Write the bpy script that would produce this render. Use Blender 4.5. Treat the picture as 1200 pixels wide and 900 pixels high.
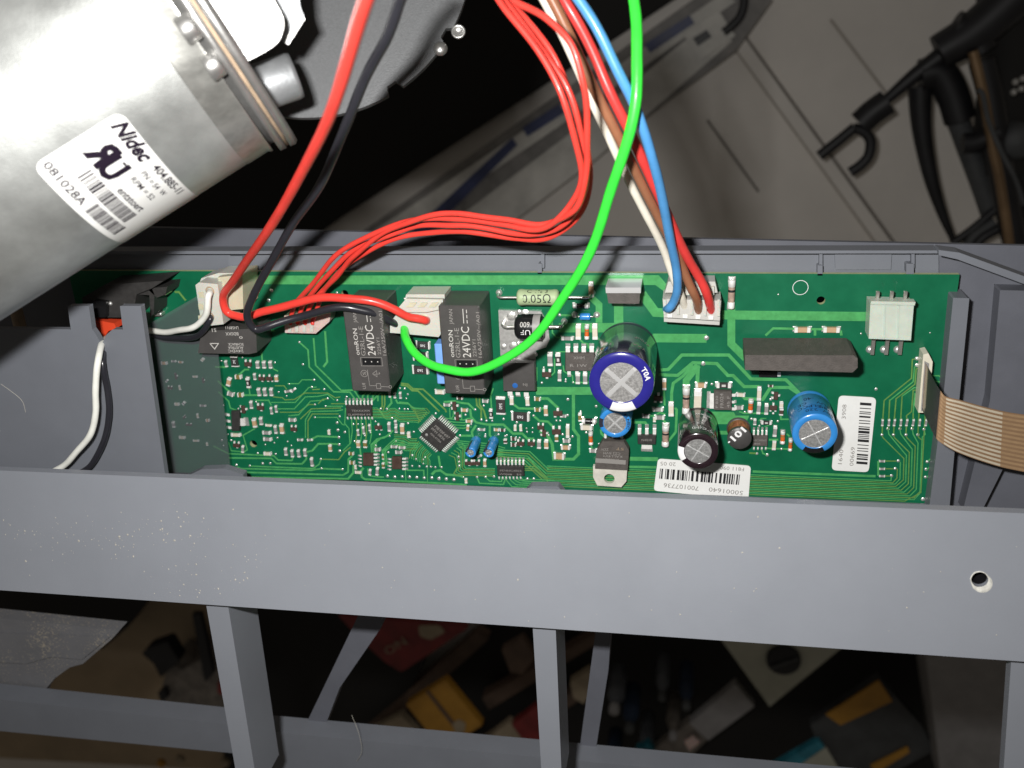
import bpy, math, random
import numpy as np
from mathutils import Vector, Matrix
from mathutils.geometry import tessellate_polygon
random.seed(7)
S = 0.001                                   # everything below is in millimetres; the scene is in metres
for o in list(bpy.data.objects): bpy.data.objects.remove(o)
scn = bpy.context.scene
C = scn.collection

# ------------------------------------------------------------------ camera
RV = (-0.39603932, 0.18243671, -0.01093716)
CP = Vector((-76.1476, 82.4589, 284.4944))
F = 1127.0                                  # focal length in pixels of a 1200 wide frame
ang = Vector(RV).length
RM = Matrix.Rotation(ang, 3, Vector(RV).normalized())
cd = bpy.data.cameras.new('camera'); cam = bpy.data.objects.new('camera', cd); C.objects.link(cam)
cam.matrix_world = Matrix.Translation(CP*S) @ RM.to_4x4()
cd.sensor_width = 36; cd.lens = F/1200*36; cd.clip_start = 0.005; cd.clip_end = 30
cd.dof.use_dof = True; cd.dof.focus_distance = 0.296; cd.dof.aperture_fstop = 16.5
scn.camera = cam
# ------------------------------------------------------------------ light: dim room, one camera flash
w = bpy.data.worlds.new('World'); scn.world = w; w.use_nodes = True
bg = w.node_tree.nodes['Background']; bg.inputs[0].default_value = (0.95, 0.86, 0.74, 1); bg.inputs[1].default_value = 0.07
fl = bpy.data.lights.new('camera_flash', 'AREA'); fl.shape = 'RECTANGLE'; fl.size = 0.016; fl.size_y = 0.008
fl.energy = 1.36; fl.color = (1.0, 0.985, 0.96)
flo = bpy.data.objects.new('camera_flash', fl); C.objects.link(flo)
flo.matrix_world = Matrix.Translation((CP + RM @ Vector((-31, 25, -4)))*S) @ RM.to_4x4()
scn.view_settings.view_transform = 'Standard'; scn.view_settings.look = 'None'
scn.view_settings.exposure = 0.0; scn.view_settings.gamma = 1.0
scn.render.engine = 'CYCLES'

# ------------------------------------------------------------------ geometry helpers
def ray(px, py):
    return RM @ Vector(((px-600)/F, (450-py)/F, -1))
def at(px, py, z=0.0):                      # point at height z above the board that the camera sees at (px, py)
    d = ray(px, py); t = (z-CP.z)/d.z
    return CP + d*t
def deep(px, py, depth):                    # point at a distance along the camera axis
    return CP + ray(px, py)*depth
def mm(px, py, z=0.0):                      # millimetres per pixel there
    return (at(px+1, py, z)-at(px, py, z)).length

# ------------------------------------------------------------------ materials
MATS = {}
def mat(name, col, rough=0.5, metal=0.0, var=0.0, vscale=300, bump=0.0, bscale=900, coat=0.0, spec=0.5, trans=0.0, alpha=1.0, col2=None, speck=None, stretch=None, sss=0.0):
    m = bpy.data.materials.new(name); m.use_nodes = True; MATS[name] = m
    nt = m.node_tree; b = nt.nodes['Principled BSDF']; L = nt.links
    b.inputs['Base Color'].default_value = (*col, 1); b.inputs['Roughness'].default_value = rough
    b.inputs['Metallic'].default_value = metal; b.inputs['Specular IOR Level'].default_value = spec
    b.inputs['Coat Weight'].default_value = coat; b.inputs['Coat Roughness'].default_value = 0.12
    b.inputs['Transmission Weight'].default_value = trans; b.inputs['Alpha'].default_value = alpha
    if sss: b.inputs['Subsurface Weight'].default_value = sss; b.inputs['Subsurface Scale'].default_value = 0.002
    tc = nt.nodes.new('ShaderNodeTexCoord'); src = tc.outputs['Object']
    if stretch:
        mp = nt.nodes.new('ShaderNodeMapping'); mp.inputs['Scale'].default_value = stretch; L.new(src, mp.inputs[0]); src = mp.outputs[0]
    out = None
    if var > 0:
        n = nt.nodes.new('ShaderNodeTexNoise'); n.inputs['Scale'].default_value = vscale; n.inputs['Detail'].default_value = 6; n.inputs['Roughness'].default_value = 0.62
        L.new(src, n.inputs['Vector'])
        r = nt.nodes.new('ShaderNodeValToRGB'); L.new(n.outputs['Fac'], r.inputs[0])
        c2 = col2 or tuple(min(1, c*(1+var)) for c in col)
        c1 = tuple(c*(1-var) for c in col) if not col2 else col
        r.color_ramp.elements[0].position = 0.3; r.color_ramp.elements[0].color = (*c1, 1)
        r.color_ramp.elements[1].position = 0.7; r.color_ramp.elements[1].color = (*c2, 1)
        out = r.outputs[0]
        rr = nt.nodes.new('ShaderNodeMapRange'); rr.inputs[3].default_value = max(0.02, rough*0.8); rr.inputs[4].default_value = min(1, rough*1.25)
        L.new(n.outputs['Fac'], rr.inputs[0]); L.new(rr.outputs[0], b.inputs['Roughness'])
    if speck:                               # (scale, threshold, colour, patch scale): dust or grit lying on it
        sc, th, cc, ps = speck
        v = nt.nodes.new('ShaderNodeTexNoise'); v.inputs['Scale'].default_value = sc; v.inputs['Detail'].default_value = 3; L.new(src, v.inputs['Vector'])
        p = nt.nodes.new('ShaderNodeTexNoise'); p.inputs['Scale'].default_value = ps; p.inputs['Detail'].default_value = 2; L.new(src, p.inputs['Vector'])
        ad = nt.nodes.new('ShaderNodeMath'); ad.operation = 'MULTIPLY_ADD'; ad.inputs[1].default_value = 0.55; L.new(p.outputs['Fac'], ad.inputs[0]); L.new(v.outputs['Fac'], ad.inputs[2])
        r2 = nt.nodes.new('ShaderNodeMapRange'); r2.inputs[1].default_value = th; r2.inputs[2].default_value = th+0.16; L.new(ad.outputs[0], r2.inputs[0])
        mx = nt.nodes.new('ShaderNodeMix'); mx.data_type = 'RGBA'; L.new(r2.outputs[0], mx.inputs[0])
        if out: L.new(out, mx.inputs[6])
        else: mx.inputs[6].default_value = (*col, 1)
        mx.inputs[7].default_value = (*cc, 1); out = mx.outputs[2]
    if out: L.new(out, b.inputs['Base Color'])
    if bump > 0:
        n2 = nt.nodes.new('ShaderNodeTexNoise'); n2.inputs['Scale'].default_value = bscale; n2.inputs['Detail'].default_value = 4; L.new(src, n2.inputs['Vector'])
        bp = nt.nodes.new('ShaderNodeBump'); bp.inputs['Strength'].default_value = bump; bp.inputs['Distance'].default_value = 0.0002
        L.new(n2.outputs['Fac'], bp.inputs['Height']); L.new(bp.outputs[0], b.inputs['Normal'])
    return m
mat('mask', (0.004, 0.125, 0.056), 0.34, var=0.16, vscale=90, bump=0.05, bscale=1500, spec=0.5)
mat('trace', (0.070, 0.33, 0.105), 0.36, var=0.18, vscale=400, spec=0.35)
mat('trace_olive', (0.12, 0.26, 0.065), 0.38, var=0.2, vscale=300, spec=0.35)
mat('edge', (0.42, 0.46, 0.25), 0.6, var=0.15)
mat('solder', (0.80, 0.79, 0.76), 0.33, metal=0.75, var=0.15, vscale=900, bump=0.25, bscale=2500)
mat('tin', (0.72, 0.71, 0.69), 0.36, metal=0.7, var=0.12, vscale=900)
mat('tinwhite', (0.86, 0.85, 0.82), 0.45, metal=0.25, var=0.08, vscale=900)
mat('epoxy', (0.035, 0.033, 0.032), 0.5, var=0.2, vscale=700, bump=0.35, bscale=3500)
mat('relay', (0.066, 0.062, 0.060), 0.42, var=0.12, vscale=150, bump=0.2, bscale=2500)
mat('blackgloss', (0.012, 0.012, 0.013), 0.25, var=0.2)
mat('brick', (0.088, 0.077, 0.070), 0.62, var=0.2, vscale=500, bump=0.6, bscale=2500)
mat('ink', (0.55, 0.53, 0.50), 0.6)
mat('inkgrey', (0.26, 0.245, 0.23), 0.6)
mat('inkwhite', (0.85, 0.85, 0.85), 0.6)
mat('inkblack', (0.012, 0.012, 0.014), 0.6)
mat('inkviolet', (0.010, 0.005, 0.014), 0.7, spec=0.2)
mat('cerwhite', (0.66, 0.60, 0.49), 0.5, var=0.1)
mat('certan', (0.50, 0.33, 0.19), 0.5, var=0.12)
mat('cerorange', (0.70, 0.14, 0.03), 0.25, var=0.15, coat=0.5)
mat('cergold', (0.36, 0.27, 0.09), 0.35, metal=0.4, var=0.2)
mat('chipgrey', (0.30, 0.29, 0.28), 0.45, var=0.2)
mat('chipbrown', (0.075, 0.045, 0.035), 0.45, var=0.3)
mat('glassdiode', (0.42, 0.30, 0.24), 0.15, coat=0.6, var=0.3, vscale=600)
mat('nylon', (0.56, 0.545, 0.49), 0.38, var=0.05, vscale=120, sss=0.3)
mat('nylonyellow', (0.56, 0.52, 0.38), 0.4, var=0.06, sss=0.3)
mat('nylonpink', (0.62, 0.46, 0.42), 0.38, var=0.2, vscale=250, sss=0.3)
mat('nylongreen', (0.56, 0.61, 0.53), 0.32, var=0.08, vscale=200, sss=0.3)
mat('nylongrey', (0.50, 0.49, 0.46), 0.4, var=0.05)
mat('cream', (0.72, 0.68, 0.55), 0.42, var=0.05)
mat('sleeveblue', (0.022, 0.020, 0.22), 0.22, coat=0.5, var=0.06)
mat('sleevedark', (0.030, 0.030, 0.048), 0.16, coat=0.8, var=0.1)
mat('sleevesky', (0.035, 0.24, 0.62), 0.28, coat=0.5, var=0.08)
mat('sleevebrown', (0.022, 0.012, 0.016), 0.18, coat=0.8, var=0.2)
mat('canalu', (0.74, 0.73, 0.72), 0.33, metal=0.8, var=0.28, vscale=1500, bump=0.5, bscale=3000)
mat('canwhite', (0.88, 0.88, 0.88), 0.3, metal=0.6)
mat('paper', (0.80, 0.80, 0.78), 0.55, var=0.02)
mat('boxblue', (0.20, 0.40, 0.85), 0.35, var=0.05)
mat('dotblue', (0.02, 0.12, 0.40), 0.4)
mat('resgreen', (0.38, 0.47, 0.27), 0.5, var=0.06, vscale=300, bump=0.2)
mat('copper', (0.62, 0.25, 0.12), 0.3, metal=0.7, var=0.35, vscale=800)
mat('ferrite', (0.065, 0.062, 0.06), 0.4, var=0.15)
mat('lead', (0.74, 0.72, 0.68), 0.25, metal=0.85, var=0.1)
mat('tabsteel', (0.82, 0.78, 0.69), 0.42, metal=0.3, var=0.12, vscale=300)
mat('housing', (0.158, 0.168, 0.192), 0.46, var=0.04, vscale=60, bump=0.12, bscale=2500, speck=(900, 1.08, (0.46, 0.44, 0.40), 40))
mat('housinglit', (0.240, 0.254, 0.286), 0.38, var=0.03, vscale=35, bump=0.10, bscale=2500, spec=0.6)  # same plastic as housing; flash sheen put into the lighter base colour
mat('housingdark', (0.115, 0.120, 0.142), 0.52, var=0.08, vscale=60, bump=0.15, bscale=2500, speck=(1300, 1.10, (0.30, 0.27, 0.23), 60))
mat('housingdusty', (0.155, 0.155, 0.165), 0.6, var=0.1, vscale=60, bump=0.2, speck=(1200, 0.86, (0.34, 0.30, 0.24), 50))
mat('motor', (0.57, 0.585, 0.57), 0.43, metal=0.78, var=0.20, vscale=70, bump=0.16, bscale=1800, stretch=(1, 1, 1))
mat('motorband', (0.55, 0.55, 0.52), 0.38, metal=0.85, var=0.22, vscale=260, bump=0.15, stretch=(0.15, 1, 1))
mat('cast', (0.55, 0.545, 0.53), 0.36, metal=0.85, var=0.12, vscale=120, bump=0.3, bscale=900)
mat('castgrey', (0.30, 0.31, 0.32), 0.45, metal=0.6, var=0.2, vscale=120, bump=0.3)
mat('gasket', (0.34, 0.25, 0.17), 0.6, var=0.2)
mat('plate', (0.105, 0.108, 0.112), 0.5, metal=0.2, var=0.12, vscale=1500, bump=0.35, bscale=3000)
def wiremat(n, c, r=0.36): return mat(n, c, r, var=0.10, vscale=160, coat=0.15, bump=0.12, bscale=700)
wiremat('w_red', (0.80, 0.055, 0.040)); wiremat('w_red2', (0.70, 0.050, 0.045)); wiremat('w_black', (0.022, 0.022, 0.028), 0.3)
wiremat('w_green', (0.045, 0.78, 0.055)); wiremat('w_blue', (0.085, 0.30, 0.62)); wiremat('w_brown', (0.30, 0.125, 0.065))
wiremat('w_white', (0.80, 0.75, 0.64)); wiremat('w_whitesmall', (0.84, 0.84, 0.78))
mat('levered', (0.75, 0.07, 0.025), 0.35)
mat('floor', (0.74, 0.70, 0.65), 0.75, var=0.09, vscale=6, bump=0.1, bscale=60)
mat('seam', (0.40, 0.365, 0.32), 0.7, var=0.1, vscale=20)
mat('seamdark', (0.20, 0.18, 0.16), 0.7)
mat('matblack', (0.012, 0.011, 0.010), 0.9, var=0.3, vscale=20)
mat('railgrey', (0.50, 0.485, 0.45), 0.55, var=0.25, vscale=25)
mat('chipped', (0.62, 0.61, 0.56), 0.6, var=0.25, vscale=900)
mat('railblue', (0.030, 0.040, 0.11), 0.5, var=0.5, vscale=30)
mat('raildark', (0.20, 0.19, 0.18), 0.6, var=0.4, vscale=30)
mat('black', (0.010, 0.010, 0.012), 0.5, var=0.4, vscale=30)
mat('bronze', (0.26, 0.17, 0.095), 0.35, metal=0.6, var=0.3, vscale=30)
mat('darkgrey', (0.06, 0.063, 0.065), 0.6, var=0.3, vscale=30)
mat('brownfloor', (0.38, 0.29, 0.19), 0.75, var=0.2, vscale=8)
mat('shelf', (0.13, 0.085, 0.06), 0.7, var=0.35, vscale=25)
mat('redpack', (0.20, 0.022, 0.022), 0.45, var=0.4, vscale=30)
mat('yellowbox', (0.46, 0.23, 0.03), 0.5, var=0.15, vscale=40)
mat('beigebox', (0.36, 0.29, 0.20), 0.65, var=0.2, vscale=40)
mat('whitebox', (0.46, 0.46, 0.38), 0.6, var=0.1, vscale=40)
mat('greybox', (0.27, 0.26, 0.26), 0.6, var=0.15, vscale=40)
mat('bottle', (0.14, 0.15, 0.17), 0.35, var=0.3, vscale=40)
mat('bluething', (0.035, 0.055, 0.10), 0.5, var=0.4, vscale=40)
mat('tealthing', (0.03, 0.22, 0.30), 0.5, var=0.4, vscale=40)
mat('toy', (0.16, 0.14, 0.12), 0.6, var=0.5, vscale=50)
mat('ffc', (0.30, 0.185, 0.105), 0.3, coat=0.3, var=0.06, vscale=200)
mat('ffcstripe', (0.84, 0.74, 0.57), 0.28, metal=0.3, var=0.08, vscale=300)
mat('ffcline', (0.40, 0.26, 0.145), 0.28, var=0.08, vscale=300)
mat('hair', (0.55, 0.52, 0.45), 0.6)
# smoky clear plastic
m = bpy.data.materials.new('film'); m.use_nodes = True; MATS['film'] = m; nt = m.node_tree
tr = nt.nodes.new('ShaderNodeBsdfTransparent'); tr.inputs[0].default_value = (0.90, 0.91, 0.92, 1)
b = nt.nodes['Principled BSDF']; b.inputs['Base Color'].default_value = (0.20, 0.21, 0.23, 1); b.inputs['Roughness'].default_value = 0.4
mx = nt.nodes.new('ShaderNodeMixShader'); mx.inputs[0].default_value = 0.20
nt.links.new(tr.outputs[0], mx.inputs[1]); nt.links.new(b.outputs[0], mx.inputs[2]); nt.links.new(mx.outputs[0], nt.nodes['Material Output'].inputs[0])

# ------------------------------------------------------------------ object helpers
class MB:
    def __init__(s): s.v = []; s.f = []; s.m = []; s.sm = []; s.mats = []
    def mi(s, n):
        if n not in s.mats: s.mats.append(n)
        return s.mats.index(n)
    def add(s, vs, fs, mn, smooth=False):
        o = len(s.v); s.v += [Vector(v) for v in vs]; k = s.mi(mn)
        for f in fs: s.f.append([i+o for i in f]); s.m.append(k); s.sm.append(smooth)
    def box(s, c, d, mn, rz=0.0, bev=0.0, taper=1.0):
        x, y, z = d[0]/2, d[1]/2, d[2]/2; cr, sr = math.cos(rz), math.sin(rz)
        if bev > 0:
            b = min(bev, x*0.9, y*0.9, z*0.9)
            rings = [(x-b, y-b, -z), (x, y, -z+b), (x, y, z-b), (x-b, y-b, z)]
            vs = []
            for (a, q, zz) in rings:
                bb = b*0.9
                for (u, v) in ((a, q-bb), (a-bb, q), (-a+bb, q), (-a, q-bb), (-a, -q+bb), (-a+bb, -q), (a-bb, -q), (a, -q+bb)): vs.append((u, v, zz))
            fs = [list(range(7, -1, -1)), [24+i for i in range(8)]]
            for r in range(3):
                for i in range(8): j = (i+1) % 8; fs.append((r*8+i, r*8+j, r*8+8+j, r*8+8+i))
        else:
            t = taper
            vs = [(-x, -y, -z), (x, -y, -z), (x, y, -z), (-x, y, -z), (-x*t, -y*t, z), (x*t, -y*t, z), (x*t, y*t, z), (-x*t, y*t, z)]
            fs = [(3, 2, 1, 0), (4, 5, 6, 7), (0, 1, 5, 4), (1, 2, 6, 5), (2, 3, 7, 6), (3, 0, 4, 7)]
        s.add([(c[0]+a*cr-b_*sr, c[1]+a*sr+b_*cr, c[2]+zz) for a, b_, zz in vs], fs, mn)
        return s
    def prism(s, poly, mn, dvec, holes=(), side=None):
        """poly: 3D points seen counter-clockwise from outside; extruded by dvec (away)"""
        loops = [list(map(Vector, poly))]+[list(map(Vector, h)) for h in holes]
        flat = [p for l in loops for p in l]
        tris = tessellate_polygon(loops); n = len(flat); d = Vector(dvec)
        nrm = Vector((0, 0, 0))
        for a, b, c in tris: nrm += (flat[b]-flat[a]).cross(flat[c]-flat[a])
        front = [(a, b, c) if ((flat[b]-flat[a]).cross(flat[c]-flat[a])).dot(-d) > 0 else (a, c, b) for a, b, c in tris]
        s.add(flat, front, mn)
        s.add([p+d for p in flat], [f[::-1] for f in front], mn)
        o = 0
        for l in loops:
            k = len(l); vs = l+[p+d for p in l]
            s.add(vs, [(i, (i+1) % k, k+(i+1) % k, k+i) for i in range(k)], side or mn)
        return s
    def lathe(s, c, prof, mn, n=40, smooth=True, M=None):
        vs = []; c = Vector(c)
        for r, z in prof:
            for i in range(n):
                a = 2*math.pi*i/n; p = Vector((r*math.cos(a), r*math.sin(a), z))
                vs.append(c+(M @ p if M else p))
        fs = []
        for k in range(len(prof)-1):
            for i in range(n):
                j = (i+1) % n; fs.append((k*n+i, k*n+j, (k+1)*n+j, (k+1)*n+i))
        s.add(vs, fs, mn, smooth)
        return s
    def disc(s, c, r, mn, n=32, M=None):
        c = Vector(c); vs = []
        for i in range(n):
            p = Vector((r*math.cos(2*math.pi*i/n), r*math.sin(2*math.pi*i/n), 0)); vs.append(c+(M @ p if M else p))
        s.add(vs, [list(range(n))], mn); return s
    def tube(s, pts, r, mn, n=10, caps=True):
        pts = [Vector(p) for p in pts]; N = len(pts)
        T = [(pts[min(i+1, N-1)]-pts[max(i-1, 0)]).normalized() for i in range(N)]
        up = Vector((0, 0, 1)) if abs(T[0].z) < 0.9 else Vector((1, 0, 0))
        u = T[0].cross(up).normalized(); vs = []
        for i in range(N):
            u = (u-T[i]*u.dot(T[i])).normalized(); v = T[i].cross(u)
            rr = r[i] if isinstance(r, (list, tuple)) else r
            for k in range(n):
                a = 2*math.pi*k/n; vs.append(pts[i]+(u*math.cos(a)+v*math.sin(a))*rr)
        fs = [(i*n+k, i*n+(k+1) % n, (i+1)*n+(k+1) % n, (i+1)*n+k) for i in range(N-1) for k in range(n)]
        s.add(vs, fs, mn, True)
        if caps:
            s.add([vs[k] for k in range(n)], [list(range(n-1, -1, -1))], mn)
            s.add([vs[(N-1)*n+k] for k in range(n)], [list(range(n))], mn)
        return s
    def ribbon(s, pts, wd, z, mn):
        pts = [Vector((p[0], p[1])) for p in pts]
        pts = [p for i, p in enumerate(pts) if i == 0 or (p-pts[i-1]).length > 1e-4]
        N = len(pts)
        if N < 2: return s
        vs = []
        for i in range(N):
            d0 = (pts[i]-pts[i-1]).normalized() if i > 0 else (pts[1]-pts[0]).normalized()
            d1 = (pts[i+1]-pts[i]).normalized() if i < N-1 else d0
            t = (d0+d1).normalized() if (d0+d1).length > 1e-6 else d0
            nn = Vector((-t.y, t.x)); k = 1/max(0.5, nn.dot(Vector((-d0.y, d0.x))))
            for sg in (1, -1): q = pts[i]+nn*(sg*wd/2*k); vs.append((q.x, q.y, z))
        s.add(vs, [(2*i+1, 2*i+3, 2*i+2, 2*i) for i in range(N-1)], mn)
        return s
    def mesh(s, name, o=Vector((0, 0, 0)), R=None):
        me = bpy.data.meshes.new(name)
        if R is not None: vv = [(R @ (v-o))*S for v in s.v]
        else: vv = [(v-o)*S for v in s.v]
        me.from_pydata([tuple(v) for v in vv], [], s.f)
        for n in s.mats: me.materials.append(MATS[n])
        me.polygons.foreach_set('material_index', s.m); me.polygons.foreach_set('use_smooth', s.sm)
        me.update(); return me
    def build(s, name, parent=None, label=None, o=None, **tags):
        """world-space millimetres in, one object out; origin at o"""
        if parent is not None and o is None:
            o = Vector(parent['_o']) if '_o' in parent.keys() else Vector((0, 0, 0))
            ob = bpy.data.objects.new(name, s.mesh(name, o)); ob.parent = parent
        else:
            if o is None: o = s.v[0] if s.v else Vector((0, 0, 0))
            ob = bpy.data.objects.new(name, s.mesh(name, Vector(o))); ob.location = Vector(o)*S
        C.objects.link(ob)
        if label: ob['label'] = label
        for k, v in tags.items(): ob[k] = v
        if parent is None: ORG[ob.name] = Vector(o)
        return ob
ORG = {}
def thing(name, label, cat, o=(0, 0, 0), group=None):
    e = bpy.data.objects.new(name, None); C.objects.link(e); e.location = Vector(o)*S; e.empty_display_size = 0.01
    e['label'] = label; e['category'] = cat; ORG[e.name] = Vector(o)
    if group: e['group'] = group
    return e
def part(mb, name, parent, label=None, kind=None):
    """child whose mesh is given in world mm; parent's chain of origins subtracted"""
    p = parent; off = Vector((0, 0, 0))
    off = WO(parent)
    ob = bpy.data.objects.new(name, mb.mesh(name, off)); ob.parent = parent; C.objects.link(ob)
    WORG[ob.name] = off
    if label: ob['label'] = label
    if kind: ob['kind'] = kind
    return ob
WORG = {}
def WO(p): return WORG.get(p.name, ORG.get(p.name, Vector((0, 0, 0))))
def solo(mb, name, label, cat, o=None, group=None):
    ob = mb.build(name, None, label, o=o); ob['category'] = cat
    if group: ob['group'] = group
    return ob
def crom(pts, k=8):
    P = [Vector(p) for p in pts]; P = [P[0]*2-P[1]]+P+[P[-1]*2-P[-2]]; out = []
    for i in range(1, len(P)-2):
        for j in range(k):
            t = j/k; a, b, c, d = P[i-1:i+3]
            out.append(0.5*((2*b)+(c-a)*t+(2*a-5*b+4*c-d)*t*t+(3*b-a-3*c+d)*t**3))
    out.append(P[-2]); return out
# text as flat meshes
_tc = {}
def text2d(s, bold=0.0, shear=0.0):
    k = (s, bold, shear)
    if k in _tc: return _tc[k]
    cu = bpy.data.curves.new('t', 'FONT'); cu.body = s; cu.size = 1; cu.resolution_u = 2; cu.offset = bold; cu.shear = shear
    ob = bpy.data.objects.new('t', cu); C.objects.link(ob)
    dg = bpy.context.evaluated_depsgraph_get(); me = bpy.data.meshes.new_from_object(ob.evaluated_get(dg))
    v = [(a.co.x, a.co.y) for a in me.vertices]; f = [list(p.vertices) for p in me.polygons]
    bpy.data.objects.remove(ob); bpy.data.curves.remove(cu); bpy.data.meshes.remove(me)
    x0 = min(a for a, _ in v); x1 = max(a for a, _ in v)
    v = [(a-x0, b) for a, b in v]; _tc[k] = (v, f, x1-x0); return _tc[k]
def txt(mb, s, A, B, h, mn, up=None, bold=0.0, shear=0.0, lift=0.0, mirror=False):
    """text from A to B (3D mm), letter height h mm; up = direction of letter tops"""
    v, f, wd = text2d(s, bold, shear); A = Vector(A); B = Vector(B); u = (B-A); L = u.length; u.normalize()
    if up is None: up = Vector((-u.y, u.x, 0))
    up = Vector(up); up = (up-u*up.dot(u)).normalized(); n = u.cross(up)
    vs = []
    for a, b in v:
        if mirror: a = wd-a
        vs.append(A+u*(a/wd*L)+up*(b/0.70*h)+n*lift)
    mb.add(vs, f, mn); return mb
def tpx(mb, s, p0, p1, hpx, z, mn, **k):
    A = at(*p0, z); B = at(*p1, z); return txt(mb, s, A, B, hpx*mm(p0[0], p0[1], z), mn, **k)
def P(l, z): return [at(x, y, z) for x, y in l]
def rnd(poly, r, n=4):                      # round the corners of a 3D polygon
    out = []; N = len(poly)
    for i in range(N):
        a, b, c = poly[i-1], poly[i], poly[(i+1) % N]
        p = b+(a-b).normalized()*r; q = b+(c-b).normalized()*r
        for j in range(n+1): t = j/n; out.append(p*(1-t)**2+b*2*t*(1-t)+q*t*t)
    return out
def circ(c, r, z, n=24, cw=False): return [Vector((c[0]+r*math.cos(2*math.pi*i/n), c[1]+r*math.sin(2*math.pi*i/n), z)) for i in range(n)]

# =================================================================== THE BOARD
HB = 76.0
board = thing('circuit_board', 'green control circuit board with relays, capacitors and sockets, standing in the grey plastic housing', 'circuit board', (0, 0, 0))
BX0 = at(80, 318, 0).x
hl = [at(297, 520, 0), at(962, 352, 0), at(404, 344, 0)]; hr = [1.35, 1.25, 1.2]
outer = [Vector((BX0, -HB, 0)), Vector((0, -HB, 0)), Vector((0, 0, 0)), Vector((BX0, 0, 0))]
mb = MB(); mb.prism(outer, 'mask', (0, 0, -1.6), [circ(h, r, 0) for h, r in zip(hl, hr)], side='edge')
sub = part(mb, 'substrate', board)
# copper traces under the green mask: one strip each
tr = MB(); zc = [0.02]
def T(pts, wpx=1.5, mn='trace'):
    q = [at(x, y, 0) for x, y in pts]; zc[0] += 0.0008
    tr.ribbon(q, wpx*(0.30 if wpx < 3 else 0.26), zc[0], mn)
def Tp(pts, mn='trace'):
    zc[0] += 0.0008; q = P(pts, 0)
    q = [Vector((a.x, a.y, zc[0])) for a in q]
    ts = tessellate_polygon([q]); tr.add(q, [t if ((q[t[1]]-q[t[0]]).cross(q[t[2]]-q[t[0]])).z > 0 else (t[0], t[2], t[1]) for t in ts], mn)
Tp([(285, 323), (772, 322.5), (787, 340), (783, 345), (768, 334), (285, 333)])
for a in [[(692, 348), (702, 357), (702, 378)], ]: T(a, 8)
T([(655, 384), (728, 384)], 12); T([(725, 355), (725, 380)], 11); T([(752, 344), (768, 366), (785, 367)], 11)
T([(765, 396), (828, 396.5)], 11); T([(846, 369), (1021, 371)], 11); T([(857, 358), (857, 403), (874, 420)], 9)
T([(773, 433.5), (783, 433), (799, 416), (854, 416), (880, 444), (921, 445), (942, 466)], 4)
T([(772, 439), (794, 440), (812, 425), (840, 426), (853, 440), (859, 440), (872, 453), (890, 453)], 4)
T([(812, 428), (800, 441), (789, 449), (787, 460), (787, 473)], 3.6); T([(818, 428), (804, 446), (804, 460)], 8); T([(818, 428), (817, 451)], 4.5)
T([(804, 482), (804, 500)], 8); T([(791, 478), (793, 480), (792, 506), (784, 516), (780, 520)], 3); T([(940, 464), (925, 454), (903, 454), (894, 468), (873, 467), (868, 461)], 4)
Tp([(826, 482), (860, 483), (862, 487), (878, 487), (874, 497), (830, 497)]); T([(842, 507), (855, 507)], 5)
T([(628, 458), (694, 458)], 10.5); T([(672, 460), (672, 503), (678, 511), (678, 532), (672, 538), (649, 538), (647, 520), (641, 509), (632, 505)], 4)
T([(741, 495), (756, 495), (759, 500)], 3.4); T([(735, 537.5), (771, 538)], 5.5); T([(735, 547), (769, 547.5)], 3.5); T([(882, 552.5), (1026, 558)], 3.2)
T([(626, 467), (642, 467), (654, 478)], 3.6); T([(602, 474), (608, 478.5), (632, 479), (640, 478)], 2.6); T([(625, 487), (632, 493), (642, 494), (650, 502)], 3)
T([(571, 497.5), (590, 497.5), (601, 508), (612, 508), (618, 514), (626, 514)], 3.2); T([(551, 479), (552, 488), (558, 495), (571, 497.5)], 3); T([(558, 498), (553, 506), (554, 512)], 3)
T([(539, 510.5), (552, 510.5)], 2.6); T([(574, 498), (574, 510), (577, 513)], 2.4); T([(540, 472), (549, 473), (556, 480)], 2.4); T([(520, 471), (533, 470), (540, 472)], 2.2)
T([(527, 478), (527.5, 490)], 1.2); T([(541, 480), (541, 492)], 1.2); T([(532, 478), (531, 488), (528, 491)], 1.2)
T([(558, 466), (559, 475), (564, 480), (564, 491)], 2, 'trace_olive'); T([(562, 466), (562, 474), (567, 481), (570, 491)], 2, 'trace_olive'); T([(575, 463), (576, 478)], 1.6); T([(578, 455), (575, 464)], 1.6)
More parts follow.
